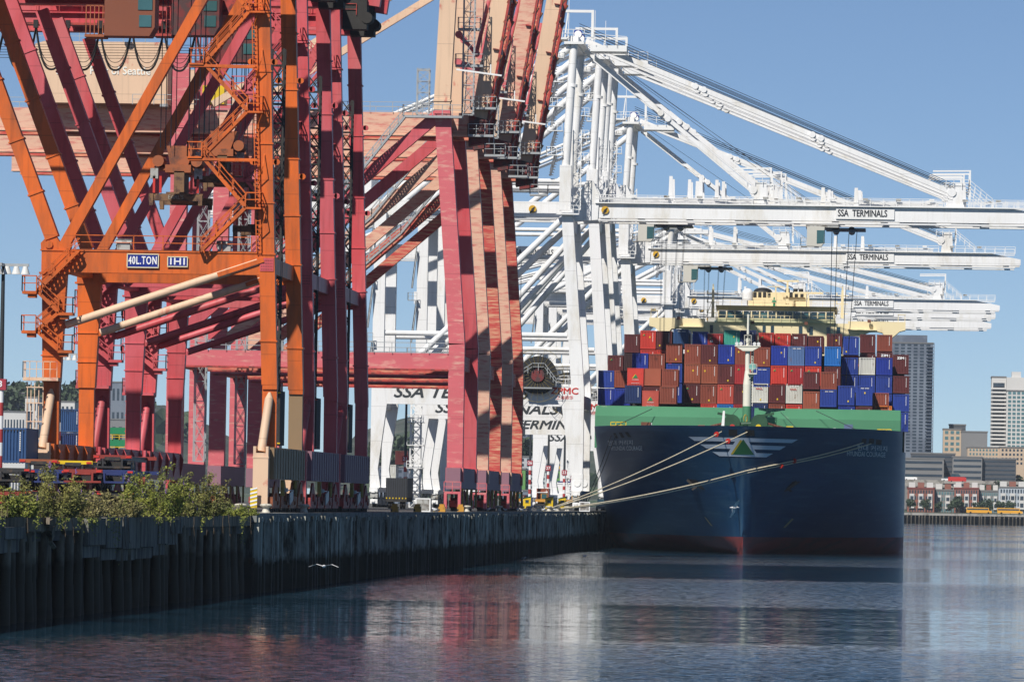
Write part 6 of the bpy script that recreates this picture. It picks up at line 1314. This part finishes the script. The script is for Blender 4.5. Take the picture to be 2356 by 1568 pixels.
# ------------------------------------------------------------------ booths, trucks, pickup, yard containers
def booth(x, Y, label):
    p = at(x, 1170, Y); t = thing('gate_booth', label, 'booth', (p.x, Y, DECK), 'yellow booths on the wharf'); m = MB()
    m.prism([(-.75, 0), (.75, 0), (.75, 2.3), (-.75, 2.0)], 0, 1.4); b = m.build('cabin', YELLOW, t); m = MB(); m.prism([(-.9, 2.0), (-.85, 1.95), (.95, 2.32), (.9, 2.45)][::1], -.15, 1.55); m.build('roof', paint('booth_roof_green', (.02, .13, .06)), t)
    m = MB(); m.bx(-.3, .35, -.06, .02, 1.05, 1.65); m.build('window', GLASS, b); m = MB()
    for a in ((-.36, .41, 1.0, 1.06), (-.36, .41, 1.64, 1.7)): m.bx(a[0], a[1], -.08, .0, a[2], a[3])
    m.build('window_frame', YELLOW, b)
booth(1212, 1120, 'yellow booth with square window, leftmost of three'); booth(1263, 1080, 'yellow booth with sloping green roof, middle of three'); booth(1293, 1085, 'yellow booth with green roof, rightmost of three')
YT = paint('tractor_amber', (.62, .30, .04), (.35, .18, .05), .3, 2)
def tractor(x, Y, label):
    p = at(x, 1170, Y); t = thing('yard_tractor', label, 'truck', (p.x, Y, DECK), 'amber yard tractors'); m = MB(); m.bx(-1.2, 1.2, 0, 5, .6, 1.3); m.bx(-1.25, 1.25, -.15, .1, .5, .95); m.build('frame', DARK, t)
    m = MB(); m.bx(-1.2, 1.2, 0, 1.4, .95, 1.85); m.bx(-.1, 1.2, .1, 1.9, 1.3, 3.1); b = m.build('cab', YT, t); m = MB(); m.bx(.05, 1.05, .02, .1, 1.95, 2.9); m.build('windscreen', GLASSB, b)
    m = MB(); m.bx(-1.25, 1.25, -.1, .6, 3.15, 3.3); m.prism([(-1.3, 3.3), (0, 3.2), (1.3, 3.45), (1.2, 3.2), (0, 3.05), (-1.2, 3.15)], 0, .5); m.build('light_bar', WHITE2, t)
    for s in (-1, 1):
        m = MB(); m.bx(s*.9-.15, s*.9+.15, -.05, 0, 1.05, 1.35); m.build('headlight', LETW, b)
        for y in (.8, 3.8): m = MB(); m.tube((s*1.0-.2, y, .52), (s*1.0+.2, y, .52), .52, n=16); m.build('wheel', BLACK, t, True)
tractor(1187, 1130, 'amber yard tractor beside the faded red crane legs'); tractor(1245, 1150, 'amber yard tractor under the rust container'); tractor(1316, 1140, 'amber yard tractor behind the rightmost yellow booth')
def yard_box(x, Y, z, c, label, h=2.59):
    p = at(x, 1150, Y); o = container(p.x, Y, DECK+z+h, h, 6.06, c); CONT.pop(); tag(o, label, 'container', 'containers standing in the yard')
yard_box(1248, 1154, 1.45, 'rust', 'rust-brown container carried by the amber tractor'); yard_box(1196, 1260, .2, 'maroon', 'maroon container on the ground behind the first yellow booth'); yard_box(1214, 1262, .2, 'navy', 'navy container on the ground beside the maroon one'); yard_box(1231, 1266, .2, 'royal', 'bright blue container on the ground left of the rust one')
yard_box(1222, 1275, .2, 'dark', 'dark container on the ground between navy and bright blue'); yard_box(158, 640, 8.2, 'steel', 'blue container high between the orange legs'); yard_box(158, 640, 5.5, 'navy', 'second blue container between the orange legs'); yard_box(120, 640, 5.3, 'navy', 'navy container behind the orange foot tube'); yard_box(20, 420, 3.4, 'steel', 'grey-blue container behind the striped pole at the photo edge'); yard_box(895, 1100, 5.4, 'white', 'grey-white container stack top inside the near portal'); yard_box(895, 1100, 2.8, 'white', 'grey-white container lower in the near portal stack'); yard_box(922, 1100, 8.1, 'maroon', 'maroon container on top of the stack in the near portal')
p = at(912, 1150, 760); t = thing('truck', 'dark covered truck standing inside the nearest white portal', 'truck', (p.x, 760, DECK)); m = MB(); m.bx(-1.45, 1.45, 0, 9, 1.5, 4.1); m.build('covered_body', paint('charcoal_tarp', (.03, .035, .045)), t); m = MB()
for i in range(10): m.bx(-1.4+i*.3, -1.32+i*.3, -.04, 0, 1.5, 4.1)
m.build('ribs', BLACK, t)
for s in (-1, 1):
    for k in (.6, 1.0): m = MB(); m.tube((s*k-.16, .8, .55), (s*k+.16, .8, .55), .55, n=16); m.build('wheel', BLACK, t, True)
m = MB(); m.bx(-1.4, 1.4, 0, 9, .9, 1.5); m.build('chassis', DARK, t); m = MB()
for k in range(7): m.bx(-1.4+k*.43, -1.25+k*.43, -.06, 0, 1.3, 1.48)
m.build('marker_light', YELLOW, t)
c = car((at(1388, 1170, 905).x, 905, DECK), math.pi/2, paint('pickup_grey', (.08, .09, .10), rough=.3), 'dark grey pickup parked beside the ship on the wharf', 'pickup', (2.0, 5.2, 1.9))
m = MB(); m.bx(-2.62, -2.55, -.5, .5, .7, .95); m.build('grille', STEEL, c)
for s in (-.75, .75): m = MB(); m.bx(-2.64, -2.55, s-.18, s+.18, .8, 1.0); m.build('headlight', LETW, c)
# green machinery between the red legs
p = at(268, 935, 700); t = thing('lift_machine', 'green stacked machinery with yellow rails behind the red legs', 'machine', (p.x, 700, DECK)); m = MB()
for k in range(4): m.bx(-1.3, 1.3, 0, 2, 4.2+k*1.5, 5.0+k*1.5)
m.bx(-.2, .2, .8, 1.2, 0, 9.5); m.build('body', LETG, t); m = MB()
for k in range(3): m.rail([(-1.3, -.1, 5.0+k*1.5), (1.3, -.1, 5.0+k*1.5)], .6, .8, .08)
m.build('railing', YELLOW, t)
# straddle machine behind the rust container
p = at(1297, 1135, 1210); t = thing('reach_stacker', 'white and dark handling machine behind the rust container', 'machine', (p.x, 1210, DECK)); m = MB(); m.bx(-1.3, 1.3, 0, 3, .8, 3.2); m.prism([(-1, 3.2), (1, 3.2), (1.5, 5.2), (-1.5, 5.2)], .3, 2.0); m.bx(-1.5, 1.5, .2, .6, 5.2, 5.6); m.build('body', WHITE2, t); m = MB(); m.bx(-1.4, 1.4, .1, .2, 5.6, 5.8); m.build('roof_lights', BLUEK, t)
for s in (-1, 1): m = MB(); m.tube((s*1.1-.3, .5, .7), (s*1.1+.3, .5, .7), .7, n=14); m.build('wheel', BLACK, t, True)
# spreader dangling under the second portal
p = at(1190, 985, 900); t = thing('spreader', 'yellow and grey lifting spreader hanging beside the faded red leg', 'spreader', (p.x, 900, p.z-2)); m = MB(); m.bx(-.9, .9, 0, 6, 1.0, 2.4); m.prism([(-.7, 2.4), (.9, 2.4), (.3, 4.0), (-.4, 4.0)], 2, 4); m.build('head', GREYW, t); m = MB(); m.prism([(-.5, -1), (.3, -1.1), (.5, .9), (-.1, 1.1)], 0, .5); m.build('guide_arm', YELLOW, t)
m = MB(); m.tube((0, 3, 4), (0, 3, 30), .05, n=4); m.build('rope', WIRE, t)
# ------------------------------------------------------------------ worker in orange vest
def person(X, Y, label):
    t = thing('person', label, 'person', (X, Y, DECK)); m = MB(); prev = None
    def limb(pts):
        for (p, r), (q, s) in zip(pts, pts[1:]): m.tube(p, q, r, s, n=10)
    limb([((-.1, 0, 0), .06), ((-.1, 0, .45), .065), ((-.09, 0, .9), .095)]); limb([((.12, .05, 0), .06), ((.11, -.02, .45), .065), ((.09, 0, .9), .095)])
    limb([((0, 0, .86), .17), ((0, 0, 1.1), .16), ((0, 0, 1.38), .2), ((0, 0, 1.46), .09), ((0, 0, 1.54), .06)])
    limb([((-.21, 0, 1.4), .06), ((-.27, .02, 1.12), .05), ((-.2, -.18, .92), .04)]); limb([((.21, 0, 1.4), .06), ((.28, .02, 1.12), .05), ((.25, -.1, .88), .04)])
    limb([((0, 0, 1.5), .07), ((0, -.01, 1.58), .09), ((0, -.01, 1.68), .1), ((0, 0, 1.76), .05)])
    m.build('body', paint('work_clothes', (.03, .04, .08)), t, True); m = MB(); m.tube((0, 0, .95), (0, 0, 1.2), .19, .19, n=12); m.tube((0, 0, 1.2), (0, 0, 1.44), .19, .22, n=12); v = m.build('safety_vest', paint('hi_vis_orange', (.7, .15, .02)), t, True)
    m = MB(); m.tube((0, 0, 1.68), (0, 0, 1.75), .125, .115, n=14); m.tube((0, 0, 1.75), (0, 0, 1.82), .115, .05, n=14); m.build('hard_hat', YELLOW, t, True)
    m = MB(); m.tube((0, -.02, 1.55), (0, -.02, 1.67), .085, .1, n=12); m.build('face', paint('skin', (.45, .28, .2)), t, True)
p = at(1183, 1160, 930); person(p.x, 930, 'worker in orange vest and yellow hard hat beside the amber tractor')
# ------------------------------------------------------------------ gulls
GW = paint('gull_white', (.8, .8, .8), rough=.7); GG = paint('gull_grey', (.35, .37, .4), rough=.7)
def gull(loc, label, fly=None, rz=0, s=1.0):
    t = thing('gull', label, 'gull', loc, 'gulls'); t.rotation_euler.z = rz; t.scale = (s, s, s); m = MB(); prev = None
    prof = ((-.28, .0, .01), (-.2, .01, .05), (-.05, .0, .085), (.08, .02, .08), (.15, .06, .05), (.2, .1, .055), (.25, .1, .03), (.3, .09, .006)) if not fly else ((-.32, 0, .01), (-.2, 0, .04), (-.02, 0, .075), (.12, .01, .065), (.2, .02, .05), (.26, .01, .03), (.32, 0, .006))
    z0 = .16 if not fly else 0
    for x, z, r in prof:
        if prev: m.tube((prev[0], 0, prev[1]+z0), (x, 0, z+z0), prev[2], r, n=8, cap=False)
        prev = (x, z, r)
    b = m.build('body', GW, t, True)
    if fly:
        for sgn, (a1, a2) in zip((-1, 1), fly):
            m = MB(); p0 = V(.05, sgn*.06, .02); p1 = p0+V(.06, sgn*.32*math.cos(a1), .32*math.sin(a1)); p2 = p1+V(-.16, sgn*.38*math.cos(a2), .38*math.sin(a2))
            for (p, c0), (q, c1) in zip(((p0, .2), (p1, .17)), ((p1, .17), (p2, .03))):
                m.add([p+V(.03, 0, .012), q+V(.03, 0, .012), q-V(c1, 0, 0), p-V(c0, 0, 0), p+V(.03, 0, -.012), q+V(.03, 0, -.012)], [(0, 1, 2, 3), (3, 2, 5, 4), (0, 4, 5, 1)])
            m.build('wing', GW, t)
    else:
        m = MB()
        for sgn in (-1, 1): m.tube((.08, sgn*.05, .2), (-.3, sgn*.03, .17), .05, .01, n=6)
        m.build('wing', GG, t, True)
        m = MB()
        for sgn in (-1, 1): m.tube((.02, sgn*.03, 0), (.02, sgn*.03, .12), .008, n=4)
        m.build('leg', YELLOW, t)
p = at(1690, 1167, 330); gull(p, 'white gull flying in front of the dark bow', ((.95, .35), (-1.1, -.9)), .5, 1.0)
p = at(745, 1302, 270); gull(p, 'white gull gliding low in front of the wharf piles', ((.25, -.35), (.25, -.35)), 1.45, 1.0)
for i in range(13):
    y = (560, 648, 672, 690, 704, 712, 722, 728, 740, 748, 762, 770, 792)[i]
    on = i in (3, 6); names = ('first gull on the wharf edge under the faded red crane', 'gull beside the bollard under the faded red crane', 'gull near the amber tractor on the wharf edge', 'gull left of the first yellow booth', 'gull before the first yellow booth', 'gull right of the first yellow booth', 'large gull between the yellow booths', 'gull standing below the middle booth', 'gull beside the middle booth', 'gull near the rope bollard', 'gull right of the rope bollard', 'gull below the rightmost booth', 'last gull before the ship on the wharf edge')
    gull((WX-random.uniform(.3, 2.0), y, DECK+.02), names[i], None, random.uniform(0, 6.28), random.uniform(1.1, 1.5))
for x, y, l in ((1205, 1286, 'largest white gull floating near the wharf'), (1165, 1283, 'gull floating left of the largest floating gull'), (1272, 1270, 'gull floating nearest the ship bow'), (1262, 1272, 'second gull floating near the ship bow'), (1345, 1281, 'dark small bird floating right of the white gulls')):
    v = at(x, y, 100)-EYEP; k = EYE/-v.z; p = EYEP+v*k; gull((p.x, p.y, -.08), l, None, random.uniform(0, 6), 1.3)
# ------------------------------------------------------------------ haze over the harbour
HZ = bpy.data.materials.new('harbour_haze'); HZ.use_nodes = True; nt = HZ.node_tree; nt.nodes.clear(); pv = nt.nodes.new('ShaderNodeVolumePrincipled'); mo = nt.nodes.new('ShaderNodeOutputMaterial')
pv.inputs['Color'].default_value = (.72, .84, 1.0, 1); pv.inputs['Density'].default_value = 0.000035; pv.inputs['Anisotropy'].default_value = .0; nt.links.new(pv.outputs[0], mo.inputs['Volume'])
m = MB(); m.bx(-2600, 2600, -550, 4350, -4, 190); stuff(tag(m.build('haze', HZ), 'thin blue haze over the harbour', 'haze'))
